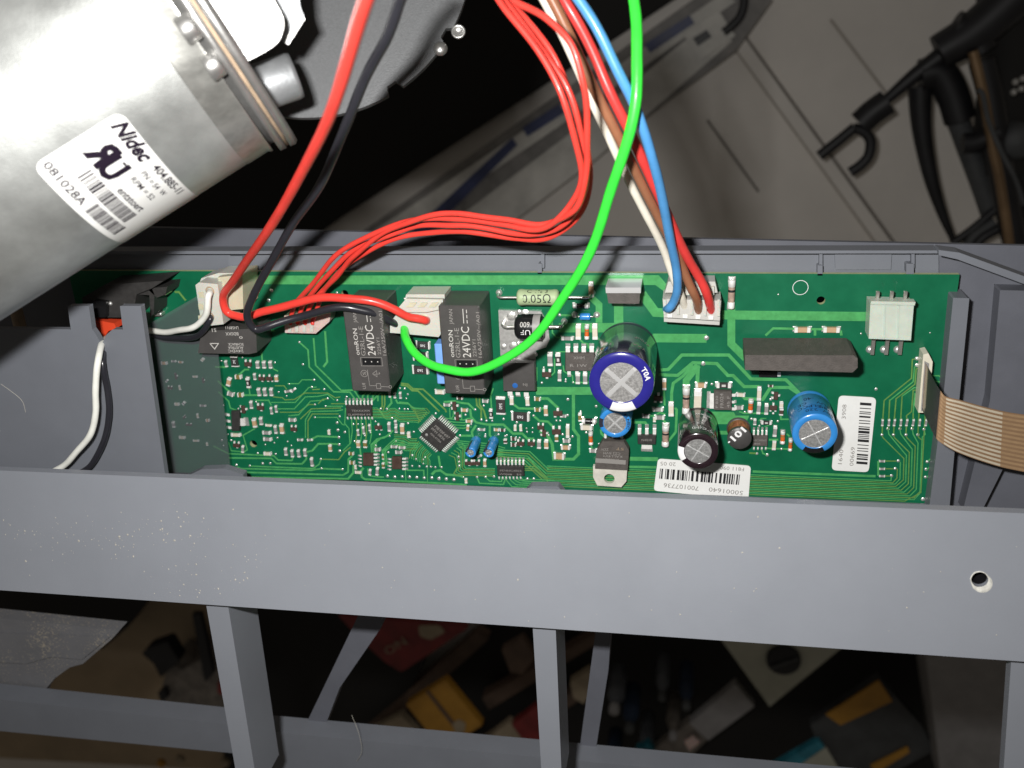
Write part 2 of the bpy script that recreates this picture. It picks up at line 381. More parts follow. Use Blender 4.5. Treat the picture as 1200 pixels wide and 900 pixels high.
# long pair at left from the pink socket down to the wide chip
T([(351, 401), (361, 410), (362.5, 430), (391, 459), (410, 459.5), (418, 470)], 1.9); T([(367.5, 396), (370, 428), (400, 457.5), (415, 457), (422, 468)], 1.9); T([(381, 388), (383.5, 424), (379, 430)], 2.4)
T([(306, 404), (307.5, 424)], 2); T([(252, 430), (266, 430)], 2.4); T([(255, 446), (270, 460)], 2.4); T([(256, 459), (268, 470), (270, 478), (278, 481)], 1.8)
T([(278, 441), (287, 433), (292, 433)], 2); T([(284, 463), (302, 463)], 2.2); T([(320, 432), (326, 435)], 1.6); T([(299, 469), (315, 469), (318, 475)], 1.8); T([(292, 455), (293, 462)], 1.6)
LL = [[(318, 471.5), (346, 471.5), (362, 454), (371, 453.5)], [(320, 465), (331, 466), (334, 468.5), (345, 468), (357, 460.5), (384, 460.5), (393, 466), (399, 465)], [(325, 479), (345, 479), (358, 465), (372, 464.5), (384, 462), (392, 469)],
      [(328, 483), (350, 483), (362, 474), (368, 474)], [(338, 487), (350, 486), (364, 470), (380, 469)], [(352, 491), (365, 479), (400, 478)], [(358, 513), (358, 492), (364, 482), (395, 481.5), (402, 480)], [(361, 515), (361, 493), (366, 485), (397, 485)],
      [(369, 489), (395, 489), (401, 497), (404, 498)], [(375, 456), (366, 456.5)], [(337, 449.5), (350, 449.5), (354, 445), (366, 445)], [(322, 452), (333, 452), (336, 456)], [(405, 478), (404, 496), (409, 502), (410, 520), (402, 528)],
      [(373, 473), (378, 468), (384, 467)], [(382, 476), (402, 476)], [(388, 473), (404, 473)]]
for i, l in enumerate(LL): T(l, 1.25, 'trace_olive' if i % 2 else 'trace')
T([(250, 522.5), (268, 531.5), (321, 534), (326, 539), (342, 539.5), (344, 535)], 2); T([(268, 536.5), (318, 537), (324, 543), (354, 543.5), (359, 538), (359, 533)], 2.2)
T([(278, 547), (283, 549), (365, 551), (376, 549)], 1.8); T([(292, 546), (365, 549), (370, 548)], 1.8); T([(275, 553), (402, 556.5), (408, 553), (408.5, 538), (413, 534)], 2.2); T([(295, 559), (408, 561), (414, 554), (414.5, 543)], 2.4)
T([(268, 518), (271, 528), (286, 529.5), (290, 527), (288, 520), (285, 510), (299, 502)], 1.6); T([(358, 530), (366, 528), (373, 520), (388, 520), (397, 520.5)], 2.2); T([(364, 515), (372, 511), (396, 512)], 2.2)
T([(376, 538), (397, 538.5), (404, 529), (411, 524)], 1.4, 'trace_olive'); T([(377, 549), (401, 550)], 2.2); T([(368, 548), (374, 544), (376, 539)], 1.6)
T([(422, 525), (423, 534)], 2); T([(426, 548), (423, 552), (424, 559), (428, 561.5), (547, 568)], 2.6); T([(431, 549), (432, 557), (440, 558.5), (450, 559)], 1.6); T([(506, 556), (510, 552), (516, 551), (523, 556), (538, 557), (543, 559)], 3.4); T([(514, 534), (516, 547)], 2.4)
T([(497, 558), (496.5, 551), (478, 551), (472, 548)], 1.6); T([(501, 548), (501, 566)], 1); T([(475, 550), (476, 565)], 1)
# chip fan-outs
for i in range(7): T([(436, 478+i*1.9), (442+i*1.3, 478+i*1.9), (447+i, 482+i*1.5), (452+i, 482+i*1.5), (458, 478.5+i*1.9), (463, 478.5+i*1.9), (468, 482+i*1.9), (490-i*0.5, 482.5+i*2.0), (503-2.0*i, 484+i*1.9)], 1.0, 'trace_olive' if i % 2 else 'trace')
for i in range(11):
    a = i/10; x, y = 491+a*15, 517+a*15
    T([(x, y), (x-4, y+4), (x-10+a*8, y+11-a*3), (x-11+a*9, y+20-a*6)], 1.0, 'trace_olive' if i % 3 == 0 else 'trace')
for i in range(8):
    y = 516+i*2.2; T([(489-i*0.2, 514+i*2.0), (482-i, 514+i*2.0), (476-i, 510+i*2.1), (462, 509.5+i*2.1)], 1.0, 'trace' if i % 2 else 'trace_olive')
for i in range(6): T([(541-i*3.0, 519+i*2.8), (545-i*2.4, 523+i*2.6) , (536-i*1.7+8, 540+i*1.6), (540-i*2.4+4, 546+i*1.7), (546-i*2, 548.5+i*1.6), (580, 549+i*1.75)], 1.1, 'trace_olive' if i % 2 else 'trace')
for i in range(5): T([(534+i*1, 516+i*2), (544+i, 517+i*2.6), (575, 520+i*2.8), (592, 525+i*2.5)], 1.1)
for i in range(4): T([(520+i*3.5, 493+i*3.7), (523+i*3.5, 490+i*3.7), (531+i, 491+i*3.4), (544, 492+i*3.2), (549, 490+i*3.4), (553, 490+i*3.4)], 1.3)
for i in range(8): T([(479+i*1.6, 474+i*2.4), (486+i, 478+i*2.2), (500-i*1.4, 478.5+i*2.2), (504-i*1.8, 483+i*1.7)], 0.9, 'trace_olive')
T([(470, 449), (478, 450), (484, 455.5), (496, 456), (522, 480), (523, 483)], 2, 'trace_olive'); T([(470, 451), (477, 452), (483, 457.5), (490, 458), (515, 482)], 2, 'trace_olive'); T([(468, 471), (478, 472), (484, 478), (498, 479)], 1.6)
for i, x in enumerate((425, 431, 437, 443)): T([(x, 470), (x, 464-(i % 2)*1), (x+4, 460)], 1.8)
T([(434, 472), (444, 462)], 2); T([(448, 462), (448, 476), (445, 480)], 1.8, 'trace_olive'); T([(451, 462), (451, 474), (449, 481)], 1.6, 'trace_olive'); T([(458, 464), (459, 472), (454, 478)], 2.2); T([(464, 468), (466, 472), (478, 473)], 2)
for i in range(5): T([(412+i*5.6, 489), (413+i*5.6, 505+i), (411+i*5.6, 520)], 1.2, 'trace_olive' if i % 2 else 'trace')
for i in range(4): T([(436+i*2, 532), (435+i*2, 521-i), (442+i*2, 514-i*0.5), (450+i*2, 513-i), (458+i, 507-i)], 1.5)
for i in range(3): T([(450+i*2, 545), (448+i*2, 528), (456+i*2, 520+i), (463, 514+i*3), (478, 519+i*2.4), (490, 520+i*2.2)], 1.4)
# the wide bus: six diagonals, then twelve parallels to the right edge
for i in range(6): T([(583, 527+i*2.6), (621-i*1.4, 529+i*2.6), (643-i*1.2, 550+i*2.6)], 1.3, 'trace_olive' if i % 2 else 'trace')
T([(602, 537), (607, 535.5), (620, 537), (641, 560)], 1.3)
for i, (x, y) in enumerate([(615, 546.5), (615, 549), (615, 551)]): T([(x, y), (627, y), (642, y+13)], 1.2, 'trace_olive')
for i in range(5): T([(592+i*4.5, 558), (594+i*4.8, 563-i*0.2), (600+i*4.8, 570-i*2.2), (650, 572-i*2.3)], 1.3)
T([(559, 559), (562, 566), (590, 567.5), (593, 559)], 1.6); T([(569, 559), (574, 563.5), (588, 564), (588, 559)], 1.4)
XV = [1052, 1055.5, 1058.5, 1061.2, 1064.3, 1067.4, 1070.6, 1073.6, 1078]
VT = [(1052, 543), (1052, 540), (1033.5, 509.5), (1040.5, 502.5), (1047, 509.5), (1054.5, 502.5), (1061.5, 509.5), (1069, 502.5), (1075.5, 509.5), (1083, 503)]
for i in range(12):
    yb = 563+i*2.1
    def yl(x): return yb-(1040-x)*0.043
    left = [(641, yl(641)), (1036, yl(1036))]
    if i < 3: tail = [[(1044, 563), (1044.5, 557)], [(1046, 565.5), (1051, 560), (1051.5, 549)], [(1049, 567), (1054.5, 561), (1055, 541)]][i]
    elif i < 11:
        k = i-3; x = XV[2:][k] if k < 7 else 1078; vx, vy = VT[2+k]; yt = 537-k*3.6
        tail = [(x-9+k*0.3, yl(x-9)), (x, yl(x)-8), (x+0.6+k*0.3, yt), (vx+1, vy+(6 if vy < 505 else 3)), (vx, vy)]
    else: tail = [(1060, yl(1060)), (1079, 577), (1083, 503)]
    T(left+tail, 1.15, 'trace_olive' if i % 2 else 'trace')
for (vx, vy), (x2, y2) in zip(VT[2:], [(1036, 469), (1042.5, 468), (1050, 466.5), (1057, 464), (1062, 487), (1070, 483), (1077, 480), (1084, 478)]): T([(vx, vy), (vx+1, 490), (x2, y2)], 1.3, 'trace_olive')
T([(1036, 469), (1068, 443), (1069, 421), (1074, 420)], 1.3, 'trace_olive'); T([(1042.5, 469), (1070, 447), (1071.5, 430), (1076, 428)], 1.3); T([(1050, 467), (1072, 450), (1073.5, 432), (1077, 431)], 1.3, 'trace_olive')
T([(1057, 464), (1071, 454), (1077, 454)], 1.3); T([(1062, 487), (1068, 482), (1070, 457), (1076, 457)], 1.3, 'trace_olive'); T([(1070, 484), (1072, 461), (1076, 461)], 1.3)
T([(1092, 440), (1100, 440), (1105, 444)], 1.4); T([(1092, 446), (1100, 447), (1104, 451)], 1.4)
for y0 in (540, 549, 557.5): T([(1030, y0), (1050-(y0-540)*0.4, y0)], 1.4, 'trace_olive')
T([(1029, 540), (1029, 557)], 2)
for y0 in (541, 550, 559): T([(1086, y0), (1092, y0-5)], 1.6)
T([(665, 412), (655, 412)], 1.2); T([(647, 375), (647.5, 390), (652, 395), (660, 396)], 1.6); T([(656, 369), (680, 370)], 2.2); T([(678, 396), (684, 402), (689, 403), (690, 408)], 2); T([(700, 396), (703, 398), (703, 408), (697, 414)], 2)
T([(660, 428), (661, 435), (666, 438), (671, 440), (671.5, 448)], 1.4); T([(671, 448), (690, 448)], 1.6); T([(650, 420), (650, 436), (645, 441)], 1.4); T([(629, 430), (629, 446)], 1.6)
T([(866, 482), (872, 484), (896, 484)], 1.8); T([(878, 530.5), (887, 531)], 2, 'trace_olive'); T([(892, 525), (894, 531), (899, 533)], 1.6); T([(897, 525), (925, 526)], 1.8); T([(901, 515), (912, 515)], 2.4); T([(915, 487), (915, 491), (925, 491)], 1.8); T([(922, 508), (925, 511)], 1.8)
T([(896, 500), (903, 497), (902, 493)], 1.2); T([(889, 493), (892, 490), (898, 490)], 1.2); T([(870, 491), (878, 496)], 1.5); T([(778, 456), (779, 475)], 2); T([(770, 485), (773, 483), (780, 485)], 1.6); T([(776, 490), (780, 495)], 2.6)
T([(757, 487), (766, 487), (767, 494)], 1.8); T([(704, 503), (705, 508), (711, 514)], 2.4); T([(693, 522), (694, 526)], 1.6); T([(897, 393), (906, 384.5), (931, 385)], 2.4); T([(950, 385.5), (964, 385.5)], 2.4); T([(955, 386), (955, 393)], 3); T([(985, 387), (986, 393)], 2.5)
T([(870, 453), (870, 453)], 1)
T([(275, 340), (300, 340)], 3); T([(205, 342), (210, 342), (218, 352)], 2.4, 'trace_olive'); T([(160, 352), (166, 346), (176, 341)], 3); T([(322, 387), (300, 392)], 3)
part(tr, 'copper_traces', board, kind='stuff')
# silk circle
mb = MB(); c0 = at(938, 337, 0); r0 = 2.2
mb.ribbon([(c0.x+r0*math.cos(a), c0.y+r0*math.sin(a)) for a in [math.pi*2*i/28 for i in range(29)]], 0.16, 0.03, 'inkwhite')
part(mb, 'printed_circle', board)
# vias and solder dots
VI = '''259.5,423 284,419 262,475 322,425 326.5,459.5 339,450 346,455 355,427,1.3 368,445,1.3 365.5,453.5,1.3 351,401,1.3 336,464 300,471 279,479
267,509 260,516,1.3 271,516,1.3 262,522 302,531,1.2 323,532,1.2 311,521 321.5,519 325,513,1.2 337,517.5 341.5,522 308,543,1.6 316.5,543,1.4 277,545,1.5 292.5,546,1.3 275,553,1.5
367.5,445 380,456,1.3 384,467,1.3 395,469,1.2 369,474,1.2 381.5,476 406,465,1.3 369,489,1.2 398,488,1.3 395,495.5,1.5 396,504,1.6 397,512.5,1.6 397.5,521,1.6 398,528.5,1.6 404,506.5,1.4 414,497,1.2 419.5,497 424.5,497,1.2
446,479,1.3 453.5,479,1.3 459.5,490,1.3 464,517,1.1 440,494 434,507 427.5,510.5,1.1 445,509,1.2 456.5,511,1.1 415.5,517,1.2 440.5,522,1.2 455,530,1.3 468,479 474,479.5,1.1 478,479.5
376,538,1.3 377,549,1.3 401.5,550,1.2 454,558,1.7 462.5,559,1.7 471.5,558.5,1.7 480,559,1.8 488.5,559.5,1.8 497,560,1.8 506,560,1.8 514.5,561,2 523,561.5,1.9 532,562,2
474,455.5,1.2 478,462,1.2 469,455 476,467 545.5,486,1.2 557,480,1.3 564,492,1.3 570,493,1.3 567,475.5,1.2 576.5,493,1.2 552,497,1.2 510.5,484.5,1.3 539,510.5,1.4 558,512,1.2 560.5,503.5,1.5 568.5,511.5,1.4 568,502.5 478,496,1.3 485,506,1.3 523,456.5,1.2 569,509
483,533.5,1.4 487.5,538,1.2 496,538.5 498,536 483,546,1.3 491.5,546.5,1.4 496,543.5 500,547,1.3 505,547,1.3 510,547.5,1.3 517.5,547.5,1.3 537.5,535.5,1.5 538,541,1.5 538,546,1.5 559,559,1.5 569,559,1.5 579,558.5,1.5 543,559
590,491,1.4 665,486.5,1.4 625.5,487,1.3 665.5,468,1.6 652,493 656.5,493,1.2 605.5,495,1.3 617,502 624,501.5 617.5,506 624,506.5 659.5,509,1.4 671,511.5,1.4 593,517,1.2 592,511,1.2 584,509,1.3 594,510 698.5,476,1.5 687,507,1.3 680.5,482.5,1.3 609,513,1.2 643,510,1.2 635,448.5,1.3 663,444.5
618,561,1.5 625.5,561,1.5 637,430.5 671.5,448,1.2 656,369,1.6 697,370,1.6 663,447,1.2 601,448 828,396,2.4 824,426,2.2 834,450,1.4 903,468,1.3 908.5,460.5 906,484.5,1.3 880.5,491,1.3 911.5,493.5,1.2 915.5,526,1.4 899,533,1.7 887,531.5,1.5 873,483,1.2 890,499,1.2
1033.5,509.5,1.5 1040.5,502.5,1.5 1047,509.5,1.5 1054.5,502.5,1.5 1061.5,509.5,1.6 1069,502.5,1.5 1075.5,509.5,1.6 1083,503,1.5 1052.5,540,1.6 1049,549,1.6 1044.5,557.5,1.6 1086.5,541,1.6 1085.5,550,1.6 1084.5,559,1.6 1081.5,585,2 1074.5,420,2 1074.5,428,2 1026.5,456,1.5
462,462 474,350,1 395,343,1.2 505,341,1.2 520,340,1.2 315,352,2 362,372 240,566 440,566 702,520 748,350,1 912,345,.8 1009,391,.8 1090,390,.7 186,341,2 318,340,2'''
vb = MB()
for t in VI.split():
    q = list(map(float, t.split(','))); r = (q[2] if len(q) > 2 else 1.0)*0.34; p = at(q[0], q[1], 0)
    n = 8; hh = r*random.uniform(0.25, 0.6)
    vb.lathe((p.x+random.uniform(-.05, .05), p.y, 0.03), [(r, 0), (r*0.85, hh*0.6), (r*0.45, hh), (0.001, hh*1.05)], 'solder', n=n)
part(vb, 'solder_dots', board, kind='stuff')

# ---- small chips: shared meshes, one object each
ARCH = {}
def arch(kind, L, W):
    k = (kind, round(L, 1), round(W, 1))
    if k in ARCH: return ARCH[k]
    m = MB(); L *= 0.262; W *= 0.262; h = min(W*0.62, 1.1)
    if kind in ('tan', 'white', 'grey', 'gold', 'res', 'brown'):
        bm = {'tan': 'certan', 'white': 'cerwhite', 'grey': 'chipgrey', 'gold': 'cergold', 'res': 'epoxy', 'brown': 'chipbrown'}[kind]
        m.box((0, 0, h/2+0.04), (L*0.56, W*0.86, h*0.94), bm, bev=0.05)
        for s in (-1, 1):
            m.box((s*L*0.37, 0, h/2+0.05), (L*0.20, W*0.9, h), 'tinwhite', bev=0.06)
            m.box((s*L*0.46, 0, 0.09), (L*0.2, W*0.96, 0.14), 'solder', taper=0.7)
        if kind == 'res' and W > 2:
            m = MB(); h = 0.75
            m.box((0, 0, h/2+0.04), (L*0.80, W*0.94, h), 'epoxy', bev=0.06)
            for s in (-1, 1): m.box((s*L*0.43, 0, h/2+0.05), (L*0.10, W*0.96, h), 'tinwhite', bev=0.05); m.box((s*L*0.47, 0, 0.09), (L*0.12, W*1.05, 0.14), 'solder', taper=0.8)
            txt(m, '560', (L*0.17, W*0.15, h+0.06), (-L*0.17, W*0.15, h+0.06), W*0.34, 'inkwhite')
        elif kind == 'res': m.box((0, 0, h+0.03), (L*0.26, W*0.4, 0.03), 'ink')
    elif kind in ('orange', 'glass', 'dglass'):
        mn = {'orange': 'cerorange', 'glass': 'glassdiode', 'dglass': 'blackgloss'}[kind]
        M = Matrix(((0, 0, 1), (0, 1, 0), (-1, 0, 0)))
        r = W*0.42
        m.lathe((0, 0, r+0.05), [(0.001, -L*.47), (r, -L*.47), (r*1.05, -L*.44), (r*1.05, -L*.26), (r*.9, -L*.25), (r*.9, L*.25), (r*1.05, L*.26), (r*1.05, L*.44), (r, L*.47), (0.001, L*.47)], 'tinwhite', n=14, M=M)
        m.lathe((0, 0, r+0.05), [(r*.96, -L*.25), (r*.98, 0), (r*.96, L*.25)], mn, n=14, M=M)
        m.lathe((0, 0, r+0.05), [(r*.985, L*.08), (r*.985, L*.16)], 'cergold' if kind == 'orange' else 'inkblack', n=14, M=M)
        for s in (-1, 1): m.box((s*L*0.46, 0, 0.1), (L*0.18, W*0.9, 0.16), 'solder', taper=0.7)
    elif kind == 'sot':
        m.box((0, 0, 0.55), (L*0.95, W*0.62, 0.85), 'chipbrown', bev=0.08)
        for x, y in ((-L*.32, W*.5), (L*.32, W*.5), (0, -W*.5)):
            m.box((x, y*0.85, 0.28), (L*0.24, W*0.3, 0.4), 'tinwhite', bev=0.05); m.box((x, y*1.1, 0.1), (L*0.3, W*0.3, 0.16), 'solder', taper=0.7)
    me = m.mesh({'res': 'chip_resistor', 'sot': 'transistor', 'orange': 'diode', 'glass': 'diode', 'dglass': 'diode'}.get(kind, 'chip_capacitor'))
    ARCH[k] = me; return me
def chip(x, y, kind, L, W, a=0):
    me = arch(kind, L, W); ob = bpy.data.objects.new(me.name.split('.')[0], me); C.objects.link(ob); ob.parent = board
    p = at(x, y, 0); ob.location = (p.x*S, p.y*S, 0); ob.rotation_euler = (0, 0, math.radians(a+random.uniform(-2.5, 2.5)))
V, Hh = 90, 0
CH = [(265.5, 426, 'grey', 9, 4, V), (275.5, 423, 'res', 15, 10, V), (291.5, 426, 'sot', 10, 9, 0), (302.5, 427, 'grey', 10, 5, V), (310, 427, 'grey', 10, 5, V), (317.5, 427, 'grey', 10, 5, V), (299, 441, 'grey', 9, 4, V),
 (307.5, 443, 'sot', 9, 8, 0), (316.5, 443, 'sot', 9, 8, 180), (324.5, 443, 'tan', 9, 5, V), (304, 459, 'grey', 11, 5, V), (311, 459, 'grey', 11, 5, V), (318.5, 459, 'grey', 11, 5, V), (291.5, 448, 'res', 15, 5.5, V), (269, 447, 'tan', 12, 6, 70), (280, 441, 'gold', 9, 6, 0),
 (271, 461, 'grey', 9, 6, -20), (282.5, 462, 'gold', 8, 6, 0), (295, 474, 'grey', 11, 4.5, V), (306, 477, 'sot', 10, 9, 0), (286, 479, 'sot', 11, 8, 90), (318.5, 481, 'grey', 10, 3.6, V), (324, 479, 'grey', 10, 3.6, V), (338, 458, 'grey', 10, 3.6, 10), (344, 457, 'grey', 8, 3, 45),
 (299, 495, 'tan', 13, 6, V), (306.5, 493, 'grey', 11, 5, V), (315, 498, 'white', 9, 3.5, 0), (313, 506.5, 'grey', 12, 5, 0), (314, 514, 'grey', 12, 5, 0), (323.5, 503, 'grey', 12, 4.5, V), (331, 502, 'tan', 14, 6, V), (343, 491.5, 'grey', 10, 5, 0), (345, 502, 'sot', 9, 8, 0),
 (277, 509, 'white', 14, 5, 0), (278, 521, 'sot', 10, 8, 0), (285, 526, 'grey', 11, 4, 80), (314, 531, 'white', 11, 5, 0), (352, 515, 'grey', 8, 3.5, 0), (363.5, 515, 'grey', 8, 3.5, 8), (335.5, 529, 'grey', 11, 4.5, V), (343, 531, 'grey', 11, 4.5, V), (350.5, 531, 'grey', 11, 4.5, V), (358, 530, 'grey', 11, 4.5, V), (366, 541, 'grey', 13, 4.5, V),
 (420, 506.5, 'grey', 9, 3.5, V), (426.5, 504, 'grey', 11, 3.5, V), (433.5, 501, 'grey', 10, 3.5, V), (420.5, 520, 'tan', 10, 5.5, V), (428.5, 520, 'gold', 10, 5.5, V), (444, 500, 'sot', 10, 8, 180), (456.5, 500, 'grey', 13, 4.5, V), (472, 502, 'tan', 14, 6, V), (464.5, 503, 'grey', 9, 4, V), (464, 495, 'grey', 7, 4, V),
 (443, 526, 'grey', 8, 5, 0), (462, 523, 'grey', 9, 4, 0), (471.5, 524, 'grey', 9, 4, 0), (467.5, 529.5, 'grey', 9, 4.5, 0), (386, 506, 'white', 7, 4, V), (387.5, 524.5, 'tan', 10, 5, V), (479.5, 509, 'white', 8, 5, V), (449, 535, 'gold', 8, 3, V), (449.5, 545, 'gold', 8, 4, V), (434, 553, 'grey', 9, 4, 80), (442.5, 552, 'grey', 12, 4.5, 80),
 (412, 531, 'gold', 7, 4.5, 0), (413, 541.5, 'gold', 7, 5, 0), (420, 553, 'white', 9, 4, 0), (417, 547, 'white', 6, 3.5, V), (533, 475, 'sot', 12, 8, 90), (536.5, 487, 'sot', 12, 7, 90), (544.5, 480, 'tan', 9, 4.5, 0), (550, 493, 'tan', 9, 4, 0), (548.5, 501, 'tan', 8, 4, 80), (516, 458.5, 'white', 13, 6, 0), (575.7, 484.5, 'res', 13, 5, V), (569, 469.5, 'grey', 8, 4.5, 0),
 (524, 474, 'grey', 9, 4, 0), (539, 466, 'brown', 8, 4, 0), (565, 503, 'grey', 8, 3.5, 0), (582, 503, 'tan', 7, 4, 0), (589, 503.5, 'brown', 7, 4, 0), (550, 542, 'sot', 12, 7, 0), (559, 542, 'sot', 10, 7, 0), (568.5, 542, 'tan', 11, 4.5, V), (562, 534, 'grey', 7, 3.5, 30), (546.5, 563, 'white', 7, 4, V),
 (587, 475, 'res', 24, 12, V), (610, 487.5, 'res', 23, 12, 0), (600, 469, 'white', 11, 5.5, V), (618.5, 470, 'white', 11, 5.5, V), (630, 467, 'gold', 8, 5, 0), (630, 479.5, 'gold', 8, 5, 0), (640, 481, 'tan', 13, 5.5, V), (654, 483.5, 'sot', 12, 10, 180), (661, 487, 'grey', 6, 4, 0), (604, 501, 'white', 8, 4, V), (610.5, 501, 'white', 9, 4, V),
 (634, 500, 'sot', 9, 8, 0), (638, 507, 'sot', 9, 8, 90), (652.5, 505, 'sot', 12, 11, 0), (652.5, 513, 'gold', 9, 5, V), (665.5, 505, 'white', 18, 5, V), (664, 516, 'grey', 9, 5, 0), (663, 523.5, 'tan', 12, 6, 0), (640.5, 520, 'tan', 12, 6, V), (632, 520, 'grey', 12, 5.5, V), (610.5, 519, 'sot', 10, 8, 0), (623, 519, 'sot', 10, 8, 0),
 (602, 513.5, 'brown', 7, 5, 0), (602, 520.5, 'brown', 7, 5, 0), (655.5, 533.5, 'tan', 14, 9, 0), (687.5, 500, 'white', 15, 7, 0), (680, 488.5, 'gold', 11, 5, V), (690.5, 492, 'dglass', 18, 9, 0), (692.5, 513, 'orange', 17, 6.5, V), (695, 527.5, 'grey', 9, 5, 0), (592.5, 516.5, 'brown', 6, 5, V),
 (645, 420.5, 'grey', 17, 7, V), (654.5, 420.5, 'res', 16, 7, V), (641, 438, 'sot', 12, 10, 0), (656, 440, 'grey', 14, 5, V), (665, 396, 'grey', 15, 5, 0), (678, 388.5, 'white', 19, 7, V), (688, 388.5, 'orange', 18, 6.5, V), (697.5, 388.5, 'white', 19, 7, V), (693, 339, 'tan', 18, 6.5, V), (681, 357.5, 'dglass', 19, 7, 0), (677.5, 443, 'grey', 14, 6, V), (686, 443, 'grey', 14, 6, V),
 (778.5, 450, 'tan', 14, 5.5, V), (771.5, 466, 'sot', 11, 10, 180), (771, 479, 'grey', 13, 5.5, 0), (757, 487, 'grey', 9, 5, 0), (773, 488.5, 'grey', 12, 5.5, 0), (786.5, 479, 'white', 18, 7, V), (804, 468, 'glass', 35, 10, V), (817.5, 470, 'white', 30, 10, V), (821.5, 450.5, 'tan', 13, 6.5, 0), (848, 450.5, 'res', 18, 7, 0), (780, 509, 'glass', 29, 10, V),
 (889.5, 461, 'white', 17, 5.5, V), (879.5, 475, 'orange', 17, 7, V), (889, 478, 'grey', 15, 5, V), (898, 479, 'grey', 14, 5, V), (909, 463, 'sot', 10, 8, 90), (906, 477, 'sot', 9, 9, 180), (915.5, 474, 'white', 8, 5, V), (915.5, 482, 'brown', 9, 5, V), (868, 462, 'white', 10, 5, 0), (866, 477, 'grey', 10, 5, 0), (898, 494.5, 'res', 13, 5, 0), (884.5, 494, 'grey', 8, 4, V),
 (908, 505, 'grey', 14, 5, V), (907, 521, 'white', 13, 5, V), (917, 511.5, 'orange', 17, 6.5, V), (926, 520.5, 'orange', 16, 5.5, V), (767, 491, 'white', 7, 4, V), (903, 452, 'brown', 6, 3, 0), (940, 385.5, 'tan', 19, 7, 0), (974, 385.5, 'tan', 19, 7, 0), (491, 341, 'tan', 15, 7, 0), (503, 340.5, 'white', 7, 6, 0),
 (496, 404, 'res', 18, 10, 0), (493, 417, 'res', 20, 11, 0), (493, 433, 'res', 21, 11, 0), (1060, 520, 'grey', 1, 1, 0),
 (457, 462, 'grey', 8, 3.5, V), (469.5, 463, 'grey', 9, 3.5, V), (463, 463, 'grey', 8, 3.5, V)]
for x_, y_ in ((193, 425), (204, 423), (212, 424), (238, 421), (196, 446), (207, 440), (229, 441), (239, 445), (200, 454), (211, 454), (216, 472), (208, 473), (238, 475), (217, 488), (232, 487), (222, 497), (204, 497), (244, 492), (214, 512), (230, 516), (243, 520)): CH.append((x_, y_, random.choice(('white', 'grey', 'sot', 'tan')), random.choice((5, 7, 9)), random.choice((3, 4.5)), random.choice((0, 0, 90, 45))))
CH = [c for c in CH if c[3] > 2]
for c in CH: chip(*c)
# eight small jumper pads by the flat cable
for x in (1034, 1041.5, 1048, 1055.5, 1062.5, 1070, 1077.5, 1085): chip(x, 495, 'grey', 9, 2.8, V)
for y in (540, 549, 557.5): chip(1033.5, y, 'grey', 7, 2.8, 0)
# tall glass barrel resistor beside the four-way socket
chip(857, 343.5, 'glass', 36, 9.5, V)

# ---- integrated circuits
def ic(name, poly, z, mn, leads, label=None, texts=(), th=None, bev=None):
    """poly: top outline px at height z"""
    q = P(poly, z); m = MB(); d = th or z-0.15
    c = sum(q, Vector())/len(q)
    ins = [c+(p-c)*0.94 for p in q]
    ins = [Vector((p.x, p.y, z)) for p in ins]; mid = [Vector((p.x, p.y, z-d*0.35)) for p in q]; bot = [Vector((c.x+(p.x-c.x)*0.96, c.y+(p.y-c.y)*0.96, z-d)) for p in q]
    n = len(q)
    if (ins[1]-ins[0]).cross(ins[2]-ins[1]).z < 0: ins.reverse(); mid.reverse(); bot.reverse()
    m.add(ins+mid+bot, [list(range(n))]+[(k*n+i, (k+1)*n+i, (k+1)*n+(i+1) % n, k*n+(i+1) % n) for k in (0, 1) for i in range(n)], mn)
    o = part(m, name, board, label)
    lead0 = None
    for (x, y, L, W, a, zz) in leads:
        l = MB(); p = at(x, y, zz*0.5); L *= 0.26; W *= 0.26; rz = math.radians(a)
        ux, uy = math.cos(rz), math.sin(rz)
        l.box((p.x-ux*L*.22, p.y-uy*L*.22, zz*0.62), (L*0.55, W, 0.2), 'tinwhite', rz=rz)
        l.box((p.x+ux*L*.1, p.y+uy*L*.1, zz*0.36), (0.2, W, zz*0.6), 'tinwhite', rz=rz)
        l.box((p.x+ux*L*.35, p.y+uy*L*.35, 0.12), (L*0.5, W*1.1, 0.2), 'solder', rz=rz)
        part(l, 'lead', o)
    if texts:
        t = MB()
        for (s, p0, p1, h, mn2) in texts: tpx(t, s, p0, p1, h, z+0.03, mn2)
        part(t, 'printed_marking', o)
    return o
ic('integrated_circuit', [(404.5, 475.5), (435.5, 475.5), (436, 488), (405.5, 488)], 1.6, 'epoxy', [(405.5+4.3*i, 471, 8, 2.2, 90, 0.9) for i in range(8)]+[(407.5+4.1*i, 490, 4, 1.8, -90, 0.6) for i in range(8)],
   texts=[('TEXXXXM', (412, 482.5), (433, 482.5), 2.4, 'inkgrey'), ('SLAMM04', (408, 487), (428, 487), 2.4, 'inkgrey'), ('M', (430, 487), (434, 487), 2.2, 'inkgrey')])
ic('integrated_circuit', [(582, 546), (614, 547), (614.5, 558), (582.5, 557.5)], 1.6, 'epoxy', [(582.5+4.4*i, 541, 9, 2.2, 90, 0.9) for i in range(8)]+[(585+4.2*i, 560, 4, 1.8, -90, 0.6) for i in range(7)],
   texts=[('M74HC4053', (586, 552.5), (611, 553), 2.4, 'inkgrey'), ('W9J48', (585, 556.5), (600, 557), 2.2, 'inkgrey'), ('ES', (606, 557), (611, 557), 2.2, 'inkgrey')])
